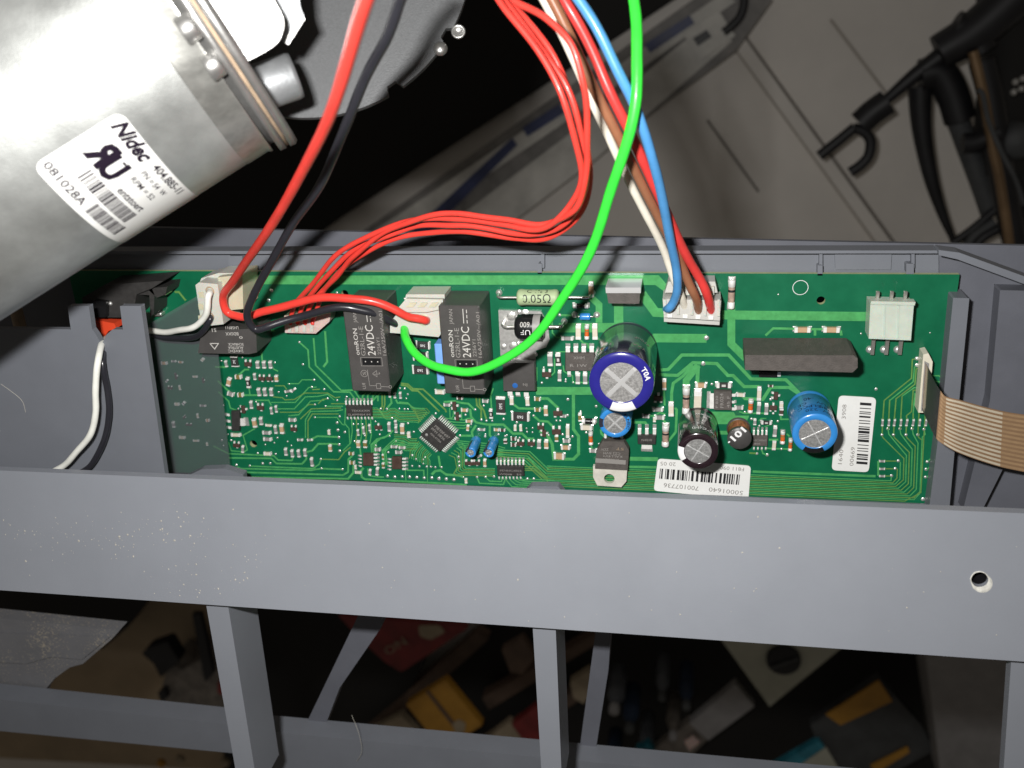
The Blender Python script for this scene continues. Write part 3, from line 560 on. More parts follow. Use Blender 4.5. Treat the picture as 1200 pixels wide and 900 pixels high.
ic('integrated_circuit', [(425, 532), (437, 532), (437.5, 546), (425, 546)], 1.5, 'chipbrown', [(441, 532.5+4*i, 7, 2.4, 0, 0.8) for i in range(4)]+[(422, 534+4*i, 5, 1.8, 180, 0.6) for i in range(4)])
ic('integrated_circuit', [(459, 536), (470, 536), (470.5, 550), (459, 550)], 1.5, 'chipbrown', [(474.5, 537.5+4*i, 7, 2.4, 0, 0.8) for i in range(4)]+[(456.5, 538+4*i, 5, 1.8, 180, 0.6) for i in range(4)])
ic('integrated_circuit', [(662, 414), (697, 414), (697, 435), (662, 435)], 1.9, 'brick', [(665.5+9.3*i, 408.5, 10, 5.2, 90, 1.1) for i in range(4)]+[(667+9.3*i, 438, 7, 4.2, -90, 0.8) for i in range(3)], 'large grey chip with eight leads left of the big blue capacitor',
   texts=[('XHM', (672, 421), (685, 421), 3.5, 'inkgrey'), ('R 1W', (668, 430), (688, 430), 3.5, 'inkgrey')])
ic('integrated_circuit', [(882, 511), (900, 511), (899.5, 523), (882, 523)], 1.5, 'brick', [(883.5+4.9*i, 506, 9, 2.2, 90, 0.9) for i in range(4)]+[(883.5+4.6*i, 525.5, 4, 1.8, -90, 0.6) for i in range(4)],
   texts=[('MC34063', (883, 517), (898, 517), 2.4, 'inkgrey'), ('806', (884, 521), (891, 521), 2.2, 'inkgrey')])
# left power transistor
ic('power_transistor', [(270.5, 482), (280.5, 482), (280.5, 505.5), (271.5, 505.5)], 1.7, 'epoxy', [(266.5, 486, 7, 3.5, 180, .8), (267.5, 493.5, 7, 3.5, 180, .8), (268.5, 501, 7, 3.5, 180, .8), (285, 494.5, 12, 11, 0, 1.2)])
ic('power_transistor', [(747, 510.5), (769, 510.5), (768.5, 521), (747, 520.5)], 1.7, 'epoxy', [(749.5, 504, 12, 4, 90, .9), (758, 504, 12, 4, 90, .9), (767, 504, 12, 4, 90, .9), (758, 525, 9, 13, -90, 1.1)],
   texts=[('N4010', (752, 517), (764, 517), 3, 'inkgrey')])
ic('power_transistor', [(836.5, 458.5), (857.5, 459), (857.5, 481), (836.5, 481)], 2.3, 'brick', [(833, 469.5, 8, 20, 180, 1.6), (861, 463, 8, 3.6, 0, .9), (860, 471, 5, 3.2, 0, .9), (861, 479, 8, 3.6, 0, .9)], 'black surface-mounted transistor with white tab above the copper inductor',
   texts=[('FR024', (848, 478), (847.5, 461), 4, 'inkgrey'), ('P 830', (841.5, 478), (841.5, 464), 3, 'inkgrey'), ('45 F', (855, 478), (855, 464), 3, 'inkgrey')])
# microcontroller set at 45 degrees
cq = at(513, 510.5, 1.6); tq = MB(); half = 4.35
ax = (at(535, 510, 0)-at(510.5, 488.5, 0)); th = math.atan2(ax.y, ax.x)
tq.box((cq.x, cq.y, 0.95), (2*half, 2*half, 1.4), 'epoxy', rz=th, bev=0.16)
mcu = part(tq, 'microcontroller', board, 'square microcontroller chip set at an angle with leads on all four sides')
def lc(a, b): return (cq.x+a*math.cos(th)-b*math.sin(th), cq.y+a*math.sin(th)+b*math.cos(th))
for side in range(4):
    for i in range(11):
        t = -3.6+0.72*i
        a, b = [(t, half+0.62), (half+0.62, t), (t, -half-0.62), (-half-0.62, t)][side]; r = th+(math.pi/2 if side % 2 == 0 else 0)
        x, y = lc(a, b); l = MB(); l.box((x, y, 0.5), (1.25, 0.36, 0.28), 'tinwhite', rz=r, bev=0.05)
        sx, sy = [(0, .9), (.9, 0), (0, -.9), (-.9, 0)][side]; x2, y2 = lc(a+sx*0.9, b+sy*0.9); l.box((x2, y2, 0.12), (0.9, 0.4, 0.2), 'solder', rz=r)
        part(l, 'lead', mcu)
l = MB(); xx = math.cos(th); 
for (s, a0, b0, a1, h) in (('MB90F497', -3.0, 1.6, 3.4, 1.1), ('PFM 0836', -3.2, 0.1, 2.6, 1.0), ('MALAYSIA', -2.2, -1.5, 2.4, 0.8)):
    txt(l, s, (*lc(a0, b0), 1.68), (*lc(a1, b0), 1.68), h, 'inkgrey')
l.lathe((*lc(-2.9, -2.6), 1.66), [(0.5, 0), (0.35, 0.05), (0.001, 0.06)], 'tin', n=12)
part(l, 'printed_marking', mcu)

# ---- relays
def relay(px, py, label, full=True):
    """px,py: top left base corner"""
    o = at(px, py, 0); w_, l_, h_ = 12.7, 29.0, 15.7
    m = MB(); m.box((o.x+w_/2, o.y-l_/2, h_/2+0.1), (w_, l_, h_), 'relay', bev=0.35)
    r = part(m, 'relay', board, label)
    ref = at(527.7, 340, 0)
    def L(x, y): p = at(x, y, h_+0.15); return Vector((p.x-ref.x+o.x, p.y-ref.y+o.y, h_+0.15))
    t = MB()
    for s, p0, p1, h, mn in (('omRON', (532.5, 418.5), (530.2, 387), 5.2, 'ink'), ('G2RL-1-E', (539.7, 419.5), (537.6, 384.5), 5.4, 'inkgrey'), ('24VDC', (552, 419), (549.5, 383), 9.5, 'ink'), ('2256Y1', (558.5, 418), (557.2, 398), 4.0, 'inkgrey'),
                             ('16A/250V~/A01', (565, 419), (561.8, 366), 4.2, 'inkgrey'), ('JAPAN', (531, 380), (530, 362.5), 4.2, 'inkgrey')):
        A, B = L(*p0), L(*p1); txt(t, s, A, B, h*mm(540, 400, h_), mn)
    def line(pts, wd=0.16, mn='inkgrey'):
        q = [L(*p) for p in pts]; t.ribbon(q, wd, h_+0.16, mn)
    line([(543.5, 379), (542.3, 362)], 0.22, 'ink')
    for a in (0, 1, 2): line([(547.6-a*0.4, 379-6*a), (547.3-a*0.4, 375-6*a)], 0.22, 'ink')
    line([(533, 421.5), (559, 421.5), (560, 431.5), (534, 431.5), (533, 421.5)], 0.12)
    line([(541, 436), (543, 455)], 0.14)
    for c0, r0 in (((537, 440.5), 1.1), ((568, 456.5), 0.45)):
        q = L(*c0); t.ribbon([(q.x+r0*math.cos(a), q.y+r0*math.sin(a)) for a in [math.pi*2*i/16 for i in range(17)]], 0.15, h_+0.16, 'inkgrey')
    line([(547, 441), (552, 437), (552.5, 444.5), (547, 441)]); line([(549, 441.5), (556, 441), (555, 439)])
    line([(543, 455), (551, 455)]); line([(551, 452.5), (556, 452.5), (556.5, 458.5), (551.5, 458.5), (551, 452.5)]); line([(556, 456), (566, 456.5)])
    txt(t, 'RU', L(538.5, 459), L(537.8, 452), 4.4*0.25, 'inkgrey', mirror=True); txt(t, 'S', L(539, 442.5), L(538.8, 438.5), 1.0, 'inkgrey')
    part(t, 'printed_marking', r)
    d = MB(); q = L(546.5, 426.5); d.box((q.x, q.y, h_+0.14), (6.0, 2.3, 0.06), 'blackgloss')
    for s in (-1, 0, 1): d.lathe((q.x+s*2, q.y, h_+0.17), [(0.22, 0), (0.15, 0.05), (0.001, 0.06)], 'ink', n=8)
    part(d, 'vent_recess', r)
    for yy in (1.5, l_-1.5):                    # solder pins peeking out at the foot
        for xx_ in (3, w_-3):
            pn = MB(); pn.box((o.x+xx_, o.y-yy, 0.1), (0.8, 0.6, 0.2), 'tin'); part(pn, 'pin', r)
    return r
relay(420, 339, 'black relay under the red and black wires, left of the white plug')
relay(527.7, 340, 'black relay crossed by the green wire, right of the white plug')
# relay / fuse block on the left below the white plug, markings upside down
q = P([(236, 388), (300, 385), (301, 413), (292, 415), (232, 414)], 12)
m = MB(); m.prism(q, 'relay', (0, 0, -11.9)); r3 = part(m, 'relay', board, 'short black relay below the leftmost white plug, marked with a triangle')
t = MB(); tpx(t, 'LH58911', (279, 382.5), (264, 382.5), 3.4, 12.05, 'ink'); tpx(t, 'BDSXX', (279, 389.5), (264, 389.5), 3.6, 12.05, 'ink'); tpx(t, '0', (284, 394), (280, 394), 3, 12.05, 'ink')
for i in range(3): tpx(t, ('SCHRACK', 'AUSTRIA', '24VDC')[i], (285, 402+i*3.9), (267, 402+i*3.9), 3.1, 12.05, 'ink')
for seg in ([(246, 402.5), (256, 402.5), (251.5, 409), (246, 402.5)],): t.ribbon(P(seg, 12.05), 0.3, 12.06, 'ink')
tpx(t, 'S1', (253, 385), (248, 385), 4, 12.05, 'ink'); part(t, 'printed_marking', r3)

# ---- electrolytic capacitors
def cap(px, py, rpx, H, sleeve, top, stripe=None, label=None, wall=None, disc=0.66, crossa=45, cw=0.35, txts=(), groove=True, stripe_mat='inkwhite', seat=0):
    c = at(px, py, H); R = rpx*mm(px, py, H); c = Vector((c.x, c.y, 0))
    m = MB(); m.lathe(c, [(R*0.96, seat), (R, seat+0.6), (R, 1.6), (R*0.965, 2.0), (R*0.965, 2.5), (R, 3.0), (R, H-R*0.10), (R*0.985, H-R*0.04)], wall or sleeve, n=56)
    o = part(m, 'capacitor', board, label)
    m = MB(); m.lathe(c, [(R*0.985, H-R*0.04), (R*0.94, H), (R*disc*1.04, H+0.02), (R*disc, H-0.12)], sleeve, n=56); part(m, 'sleeve_rim', o)
    m = MB(); m.lathe(c, [(R*disc*1.01, H-0.16), (R*0.3, H-0.12), (0.001, H-0.12)], top, n=48, smooth=True)
    t_ = part(m, 'end_cap', o)
    m = MB()
    for k in (0, 1):
        a = math.radians(crossa+90*k); m.box((c.x, c.y, H-0.08-0.02*k), (2*R*disc*0.97, cw, 0.12), 'canwhite', rz=a, taper=0.9)
    part(m, 'vent_score', o)
    if stripe:
        a0, a1 = map(math.radians, stripe); n = 12; vs = []; pr = [(R*disc*1.05, H+0.05), (R*0.945, H+0.035), (R*0.995, H-R*0.045), (R*1.006, H-R*0.1), (R*1.006, 3.2)]
        for rr, zz in pr:
            for i in range(n+1): a = a0+(a1-a0)*i/n; vs.append((c.x+rr*math.cos(a), c.y+rr*math.sin(a), zz))
        m = MB(); m.add(vs, [(k*(n+1)+i, (k+1)*(n+1)+i, (k+1)*(n+1)+i+1, k*(n+1)+i+1) for k in range(len(pr)-1) for i in range(n)], stripe_mat, True); part(m, 'polarity_stripe', o)
    return o, c, R
def arcwall(mb, s, c, R, z0, h, a_mid, mn, wd=None):
    """text printed round a can wall: reads round the wall, tops of letters up to +z"""
    v, f, w0 = text2d(s); k = h/0.7; wd = wd or w0*k; vs = []
    for a, b in v:
        t = math.radians(a_mid)+((a/w0-0.5)*wd)/R; vs.append((c.x+(R+0.04)*math.cos(t), c.y+(R+0.04)*math.sin(t), z0+b*k))
    mb.add(vs, f, mn)
def arctop(mb, s, c, r0, h, a_mid, z, mn, wd=None, flip=False):
    v, f, w0 = text2d(s, 0.02); k = h/0.7; wd = wd or w0*k; vs = []
    for a, b in v:
        sg = 1 if flip else -1
        t = math.radians(a_mid)+sg*((a/w0-0.5)*wd)/r0; rr = r0-b*k if flip else r0+b*k
        vs.append((c.x+rr*math.cos(t), c.y+rr*math.sin(t), z))
    mb.add(vs, f, mn)
o, c, R = cap(728, 448.5, 38.5, 27, 'sleeveblue', 'canalu', (248, 298), 'large dark blue capacitor with white stripe and cross-scored end', wall='sleevedark', disc=0.655, crossa=48, cw=1.3)
t = MB(); arctop(t, 'T0A', c, R*0.74, 1.5, 22, 27.12, 'inkwhite', flip=False); arcwall(t, 'YXA', c, R, 18, 1.6, 60, 'inkgrey'); arcwall(t, '470uF', c, R, 12, 1.6, 55, 'inkgrey'); part(t, 'printed_marking', o)
o, c, R = cap(720.5, 496, 19, 12, 'sleevesky', 'canalu', (160, 200), 'small light blue capacitor tucked below the large dark blue one', disc=0.70, crossa=45, cw=0.5, stripe_mat='sleevedark')
t = MB(); arctop(t, 'ELNEC', c, R*0.78, 0.8, 10, 12.1, 'inkblack', wd=5, flip=False); part(t, 'printed_marking', o)
o, c, R = cap(818, 529, 24, 20, 'sleevebrown', 'canalu', (165, 215), 'dark brown glossy capacitor standing over the long barcode label', disc=0.66, crossa=60, cw=0.3)
t = MB(); arcwall(t, '105°C(M)', c, R, 15.3, 1.5, 70, 'inkwhite'); arcwall(t, '(M)  VENT', c, R, 13.0, 0.9, 70, 'inkgrey'); arcwall(t, 'RUBYCON', c, R, 11.2, 0.9, 100, 'inkgrey'); arcwall(t, '35V 220uF', c, R, 8.5, 1.1, 65, 'inkgrey'); arcwall(t, 'HD KW', c, R, 5.5, 1.1, 75, 'inkwhite'); part(t, 'printed_marking', o)
o, c, R = cap(955, 508.5, 27, 18, 'sleevesky', 'canalu', (240, 300), 'bright blue capacitor with black stripe beside the upright barcode label', disc=0.70, crossa=30, cw=0.3, stripe_mat='blackgloss')
t = MB()
for i, (s, z, a) in enumerate((('220', 14.2, 100), ('50V', 14.0, 55), ('ELPCC', 11.5, 105), ('+85', 11.2, 60), ('CE', 9, 120), ('FUV', 8.6, 65), ('-40', 6, 100))): arcwall(t, s, c, R, z, 1.7, a, 'inkblack')
part(t, 'printed_marking', o)
for px, py in ((551.3, 530.5), (572.5, 530.5)):
    o, c, R = cap(px, py, 6.2, 9, 'sleevesky', 'canalu', (100, 175), 'tiny blue capacitor beside the angled microcontroller' if px < 560 else 'tiny blue capacitor above the wide fourteen-lead chip', disc=0.62, crossa=20, cw=0.1, stripe_mat='sleevedark')
# ---- inductor
c = at(866.5, 514, 8.0); R = 14.3*mm(866, 514, 8.0); m = MB()
m.lathe((c.x, c.y, 0), [(R, 0.2), (R, 1.1), (R*.8, 1.2)], 'ferrite', n=40); m.lathe((c.x, c.y, 0), [(R*0.8, 6.6), (R*0.99, 6.7), (R, 7.8), (R*0.96, 8.0), (0.001, 8.0)], 'ferrite', n=40)
ind = part(m, 'inductor', board, 'round black inductor with copper winding marked 101')
m = MB()
for i in range(12): m.lathe((c.x, c.y, 1.15+i*0.46), [(R*.86, 0), (R*.92, .23), (R*.86, .46)], 'copper', n=36)
part(m, 'copper_winding', ind)
t = MB(); tpx(t, '·101', (856, 521.5), (875, 505), 8.0, 8.06, 'inkwhite', bold=0.03); part(t, 'printed_marking', ind)

# ---- bridge rectifier standing on edge
q = P([(873, 416), (1000, 416.5), (1005, 420), (1005, 431), (999, 436.5), (873, 433.5)], 16.5)
m = MB(); m.prism(q, 'brick', (0, 0, -14.5)); br = part(m, 'bridge_rectifier', board, 'long black ribbed bridge rectifier block standing on edge')
for x in (884, 925, 958, 985):
    m = MB(); p = at(x, 408, 1.5); m.box((p.x, p.y, 1.2), (0.9, 0.5, 2.4), 'lead'); part(m, 'pin', br)
for x in (895, 977):
    m = MB(); pp = at(x, 401.5, 11)
    yy = q[0].y+0.03
    m.lathe((pp.x, yy, 10.4), [(1.5, 0.02), (1.1, 0.04), (0.001, -0.4)], 'blackgloss', n=20, M=Matrix(((1, 0, 0), (0, 0, 1), (0, -1, 0)))); part(m, 'mould_mark', br)
m = MB(); a = at(900, 436.5, 0.2); m.box((a.x, a.y-0.3, 0.7), (5.5, 1.8, 1.0), 'blackgloss', bev=0.1); m.box((a.x+3.3, a.y-0.3, 0.5), (1, 1.4, .6), 'tinwhite'); part(m, 'diode', board)

# ---- power resistor, axial diode, blue bead resistor
def axial(px0, px1, py, z, rpx, mn, lead0, lead1, name, label, lr=0.42, bulge=0.06):
    A = at(px0, py, z); B = at(px1, py, z); R = rpx*mm(px0, py, z); L = (B-A).length; m = MB()
    M = Matrix(((0, 0, 1), (0, 1, 0), (-1, 0, 0))); cx = (A+B)/2
    pr = [(0.001, -L/2), (R*0.75, -L/2), (R*0.97, -L/2+R*.22), (R*1.0, -L/2+R*.5), (R*(1-bulge), -L/2+R*1.0), (R*(1-bulge), L/2-R*1.0), (R, L/2-R*.5), (R*.97, L/2-R*.22), (R*.75, L/2), (0.001, L/2)]
    m.lathe(cx, pr, mn, n=32, M=M); o = part(m, name, board, label)
    for e, s, X in ((A, -1, lead0), (B, 1, lead1)):
        E = at(X, py, z); l = MB(); l.tube(crom([e-Vector((s*0.5, 0, 0)), (e+E)/2, E, E+Vector((s*0.9, 0.2, -0.8)), Vector((E.x+s*1.1, E.y+0.2, 0.1))], 4), lr, 'lead', n=10)
        l.lathe((E.x+s*1.1, E.y+0.2, 0.03), [(1.1, 0), (0.9, 0.35), (0.5, 0.8), (0.001, 0.9)], 'solder', n=14)
        part(l, 'lead', o)
    return o, cx, R, L
o, cx, R, L = axial(606.5, 655, 348.5, 4.2, 9.7, 'resgreen', 586, 688, 'power_resistor', 'pale green barrel resistor marked 0.05 ohm')
def wraptxt(mb, s, cx, R, x0, x1, ang0, h, mn, mirror=False):
    v, f, w0 = text2d(s); vs = []
    for a, b in v:
        t = math.radians(ang0)+(b/0.7*h)/R       # angle from +z towards +y
        vs.append((cx.x+x0+(a/w0)*(x1-x0), cx.y+(R+0.04)*math.sin(t), cx.z+(R+0.04)*math.cos(t)))
    mb.add(vs, f, mn)
t = MB(); wraptxt(t, '0.05Ω', cx, R*0.95, -4.6, 4.2, -24, 2.7, 'inkblack'); wraptxt(t, 'C 1% 3', cx, R*0.95, -3.2, 3.2, 50, 1.5, 'inkblack'); part(t, 'printed_marking', o)
o, cx, R, L = axial(604.5, 637, 383, 4.6, 15.0, 'blackgloss', 592, 655, 'power_diode', 'fat black axial diode lying over the tinned pad', lr=0.55, bulge=0.0)
MATS['blackgloss'].node_tree.nodes['Principled BSDF'].inputs['Roughness'].default_value = 0.3
t = MB(); wraptxt(t, '600', cx, R, 0.6, -2.4, 40, -1.7, 'ink'); wraptxt(t, 'UF', cx, R, 0.8, -2.2, 5, -1.7, 'inkwhite'); part(t, 'printed_marking', o)
m = MB(); M = Matrix(((0, 0, 1), (0, 1, 0), (-1, 0, 0))); m.lathe(cx, [(R*1.005, L*0.16), (R*1.005, L*0.42)], 'chipgrey', n=32, M=M); part(m, 'cathode_band', o)
o, cx, R, L = axial(679.5, 692, 371, 1.2, 4.2, 'sleevesky', 677, 695, 'bead_resistor', 'tiny pale blue bead resistor beside the green wire', lr=0.2, bulge=0.0)

# ---- tinned pad with black power transistor
q = P([(584, 363.5), (634, 365), (642, 380), (644, 398), (640, 407), (628, 411), (627, 428), (587, 427)], 0.9)
m = MB(); m.prism(q, 'tin', (0, 0, -0.85))
for i in range(14):
    p = at(random.uniform(590, 632), random.choice((368, 372, 405, 418, 424))+random.uniform(-3, 3), 0.9); r = random.uniform(0.6, 1.6)
    m.lathe((p.x, p.y, 0.88), [(r, 0), (r*.8, .16), (r*.4, .3), (0.001, .33)], 'solder', n=12)
dp = part(m, 'tinned_pad', board)
ic('power_transistor', [(588, 424), (627, 424), (628, 459), (589, 459)], 3.6, 'relay', [(598, 462.5, 9, 6, -90, 1.4), (607, 462, 6, 5.5, -90, 1.2), (617, 463.5, 9, 6, -90, 1.4)], 'square black power transistor with a blue dot, below the axial diode', texts=[('NJ', (613, 452), (618, 452), 3, 'inkgrey')])
m = MB(); p = at(603.5, 452, 3.7); m.lathe((p.x, p.y, 3.6), [(0.9, 0), (0.6, 0.06), (0.001, 0.07)], 'dotblue', n=14); part(m, 'paint_dot', board)
# ---- blue box capacitor beside the relay
q = P([(508.5, 398), (527, 390), (527, 448), (509, 450)], 9); q = [Vector((p.x, p.y, 9)) for p in q]
a, b2, c2, d2 = at(508, 403, 9), at(523, 403, 9), at(524, 450, 9), at(510, 450, 9)
m = MB(); cx_, cy_ = (a.x+b2.x)/2, (a.y+d2.y)/2; m.box((cx_+0.4, cy_, 4.6), (4.6, abs(a.y-d2.y), 9), 'boxblue', bev=0.3); part(m, 'box_capacitor', board, 'pale blue box capacitor squeezed beside the right relay')

# ---- TO-220 regulator lying flat, tab down
zt = 4.4
q = P([(706, 517), (731, 517.5), (737, 528), (735.5, 551), (697, 549), (699, 529)], zt)
m = MB(); m.prism(q, 'brick', (0, 0, -3.0)); rg = part(m, 'voltage_regulator', board, 'voltage regulator lying flat with a drilled steel tab at the lower board edge')
q = P([(698, 537), (733.5, 539.5), (733, 544.5), (697.5, 542)], zt+0.04); m = MB(); m.prism(q, 'inkgrey', (0, 0, -0.2)); part(m, 'moulded_step', rg)
z2 = 3.2
q = P([(695, 546), (735, 549), (734, 564), (728, 571), (700, 569), (695, 559)], z2); hc = at(714, 561, z2)
m = MB(); m.prism(q, 'tabsteel', (0, 0, -1.3), [circ(hc, 1.75, z2)]); part(m, 'steel_tab', rg)
for x, y in ((710, 515.5), (719, 516), (729, 516)):
    m = MB(); A = at(x, y+3, 2.6); B = at(x-0.5, y-7, 0.2); m.tube([A, (A+B)/2+Vector((0, 0, .6)), B], 0.5, 'tinwhite', n=8); part(m, 'lead', rg)
t = MB()
for s, a, b_, h, mn in (('Z£N', (713, 525.5), (705, 525.5), 3.2, 'inkgrey'), ('ST', (731, 525), (722, 524.5), 3.2, 'gasket'), ('CZ2 RVM', (727, 530.5), (707, 529.5), 3, 'inkgrey'), ('KALL4VY', (729, 534), (706, 533), 3, 'inkgrey'), ('L7805CV', (725, 538.2), (706, 537), 3, 'inkgrey')):
    tpx(t, s, a, b_, h, zt+0.05, mn)
part(t, 'printed_marking', rg)

# ---- small heatsink-tab transistor near the top edge, seen end on
m = MB(); q = P([(709.5, 337), (751, 337), (751, 343.5), (710, 343.5)], 10); m.prism(q, 'canwhite', (0, 0, -9.5)); ts = part(m, 'upright_transistor', board, 'upright power transistor with bright metal back near the top edge')
m = MB(); q = P([(711, 343.6), (750, 343.6), (749, 356), (713, 355.5)], 9.6); m.prism(q, 'brick', (0, 0, -8.5)); part(m, 'body', ts)

# ---- paper labels on the board
def bars(mb, A, B, C_, n, seed, mn='inkblack'):
    """barcode: stripes along A->B, each reaching towards C_ (3D)"""
    rr = random.Random(seed); u = B-A; v = C_-A; t = 0.0
    while t < 1:
        w_ = rr.choice((1, 1, 2, 3))/n; 
        if t+w_ > 1: break
        p = A+u*t; q_ = A+u*(t+w_); mb.add([p, q_, q_+v, p+v], [(0, 1, 2, 3)] if u.cross(v).z > 0 else [(3, 2, 1, 0)], mn)
        t += w_+rr.choice((1, 1, 2, 3))/n
q = rnd(P([(771, 537.5), (880, 546), (877, 586), (766, 575)], 0.34), 1.3)
m = MB(); m.prism(q, 'paper', (0, 0, -0.2)); lb = part(m, 'paper_label', board, 'long white barcode label on the lower board edge')
t = MB(); z = 0.38
tpx(t, '50001640', (871, 575.5), (831, 571), 6, z, 'inkgrey'); tpx(t, '700107736', (819, 570), (778, 566), 6, z, 'inkgrey')
tpx(t, 'F811 090', (872, 548), (844, 546), 5, z, 'inkgrey'); tpx(t, '20 05', (792, 542), (774, 541), 5, z, 'inkgrey')
bars(t, at(773.5, 549, z), at(872, 556.5, z), at(772.5, 561, z), 105, 3); part(t, 'printed_marking', lb)
q = rnd(P([(983, 463.5), (1027, 466), (1018, 553.5), (974.5, 551)], 0.34), 1.5)
m = MB(); m.prism(q, 'paper', (0, 0, -0.2)); lb = part(m, 'paper_label', board, 'upright white barcode label right of the bright blue capacitor')
t = MB(); tpx(t, '1640', (986.5, 544), (988.5, 527), 4.8, z, 'inkgrey'); tpx(t, '3908', (991, 491), (992, 474), 4.8, z, 'inkgrey'); tpx(t, '00669', (1000, 546), (1002, 524), 4.8, z, 'inkgrey')
bars(t, at(1003.5, 543.5, z), at(1008, 470.5, z), at(1016.5, 544.5, z), 72, 9); part(t, 'printed_marking', lb)

# ---- sockets
# right: three pin header on its side
q = P([(1020, 355.5), (1071, 357), (1067.5, 399), (1018, 397)], 7.5)
m = MB(); m.prism(q, 'nylongreen', (0, 0, -6.8)); hd = part(m, 'pin_header', board, 'translucent white three-pin header, empty, near the right edge')
for x in (1037, 1053): m = MB(); m.prism(P([(x-1, 358), (x+1, 358), (x, 396), (x-2, 396)], 7.75), 'nylongreen', (0, 0, -0.3)); part(m, 'rib', hd)
m = MB(); m.prism(P([(1021, 353), (1073, 354), (1072, 358), (1020, 356.5)], 8.2), 'nylongreen', (0, 0, -3)); part(m, 'rim', hd)
for x in (1028, 1044.5, 1060.5):
    m = MB(); A = at(x, 341, 4.5); B = at(x, 356, 4.5); m.box(((A.x+B.x)/2, (A.y+B.y)/2, 4.5), (1.0, abs(A.y-B.y), 1.0), 'lead', bev=0.12); part(m, 'pin', hd)
    m = MB(); A = at(x-3.5, 399, 3); B = at(x-4.2, 414, 0.6); m.box((A.x, (A.y+B.y)/2, 1.4), (1.1, abs(A.y-B.y), 1.5), 'lead', bev=0.1); c_ = at(x-8.5, 409.5, 0); m.lathe((c_.x, c_.y, 0.03), [(1.25, 0), (1.1, .5), (.6, .9), (.001, 1.0)], 'solder', n=14); part(m, 'pin', hd)
# ribbon cable socket
q = P([(1082, 415.5), (1088, 414), (1093, 424), (1087.5, 484), (1076, 483.5)], 5.5)
m = MB(); m.prism(q, 'cream', (0, 0, -5.3)); fs = part(m, 'ribbon_socket', board, 'cream flat cable socket near the right edge')
m = MB(); q = P([(1083.5, 423), (1089, 426), (1086, 482), (1079, 482)], 5.6); m.prism(q, 'chipgrey', (0, 0, -1)); part(m, 'slot', fs)
# left black jack with red lever
q = P([(96, 349), (122, 334), (192, 329), (178, 338), (160, 345), (155, 372), (100, 372)], 11)
m = MB(); m.prism(q, 'epoxy', (0, 0, -10.9)); jk = part(m, 'push_button', board, 'black push-button block at the left end of the board')
m = MB()
for a in ([(160, 345), (178, 338), (181, 345), (180, 368), (176, 372), (175, 346)], [(172, 338), (196, 336), (194, 345), (184, 349)]): m.prism(P(a, 9), 'epoxy', (0, 0, -8.9))
part(m, 'bracket', jk)
m = MB(); m.box((*at(190, 343, 5)[:2], 2.5), (2.4, 2.0, 5), 'lead', bev=0.2); part(m, 'pin', jk)
m = MB(); m.box((*at(184, 369, 3)[:2], 1.5), (3.0, 1.2, 3), 'lead', bev=0.2); part(m, 'pin', jk)
m = MB(); q = P([(107, 374), (134, 379), (136, 385), (127, 388), (119, 400), (112, 389)], 9); m.prism(q, 'levered', (0, 0, -5)); part(m, 'lever', jk, 'bright red lever')
m = MB(); q = P([(100, 356), (110, 352), (124, 354), (124, 372), (101, 372)], 13); m.prism(q, 'blackgloss', (0, 0, -4)); part(m, 'jack_barrel', jk)
m = MB(); p = at(125, 358, 13.2); m.lathe((p.x, p.y, 11), [(0.7, 0), (0.5, 0.5), (0.001, 0.6)], 'tin', n=10); part(m, 'rivet', jk)

# =================================================================== PLUGS (pushed onto the sockets)
def plug(name, label, pieces, o=None):
    e = thing(name, label, 'plug', o)
    for nm, l, z, th, mn in pieces:
        m = MB(); m.prism(P(l, z) if not isinstance(z, (list, tuple)) else [at(x, y, zz) for (x, y), zz in zip(l, z)], mn, (0, 0, -th)); part(m, nm, e)
    return e
p4 = plug('plug', 'white four-way plug taking the blue, white, brown and red wires', [
    ('back_wall', [(783, 330), (838, 330), (841, 343), (779, 343)], 7, 6.5, 'nylongrey'),
    ('housing', [(776.5, 350), (845, 352.5), (843.5, 376), (778, 372)], 10.5, 9, 'nylongrey'),
    ('front_rail', [(778, 372), (843.5, 376), (843, 381), (778, 377)], 8.5, 7, 'nylongrey')], at(810, 355, 0))
for i in range(5):
    x = 779+i*15.8; m = MB(); m.prism(P([(x-1.5, 351), (x+1.5, 351), (x+1.5, 368+i*0.7), (x-1.5, 368+i*0.7)], 11.3), 'nylon', (0, 0, -1.2)); part(m, 'rib', p4)
for i, x in enumerate((785, 803, 818, 833)):
    m = MB(); m.box((*at(x, 370+i*0.8, 10.6)[:2], 10.55), (1.5, 1.2, 0.5), 'tinwhite', bev=0.1); part(m, 'contact', p4)
    m = MB(); m.prism(P([(790+i*13, 336), (798+i*13, 336), (798+i*13, 346), (790+i*13, 346)], 8.2), 'nylon', (0, 0, -1.0)); part(m, 'latch_tooth', p4)
pm = plug('plug', 'white plug between the two black relays, taking red, black and green wires', [
    ('back_wall', [(476, 345), (521, 345), (521, 352), (474, 352)], 9, 8.6, 'nylon'),
    ('housing', [(457, 378), (477, 353), (521, 353), (519, 388), (514, 395), (470, 391), (457, 390)], 11, 10, 'nylon'),
    ('ledge', [(462, 366), (476, 350), (519, 351), (519, 362), (500, 366)], 12.5, 1.4, 'nylon')], at(490, 365, 0))
for i in range(3): m = MB(); m.prism(P([(480+i*13, 355), (488+i*13, 355), (484+i*13, 360), (476+i*13, 360)], 13.0), 'nylonyellow', (0, 0, -0.5)); part(m, 'latch_tooth', pm)
m = MB(); c_ = at(496, 375, 11.1); m.lathe((c_.x, c_.y, 11.0), [(2.0, 0), (1.7, .12), (1.3, 0.1)], 'nylonyellow', n=18); part(m, 'wire_hole', pm)
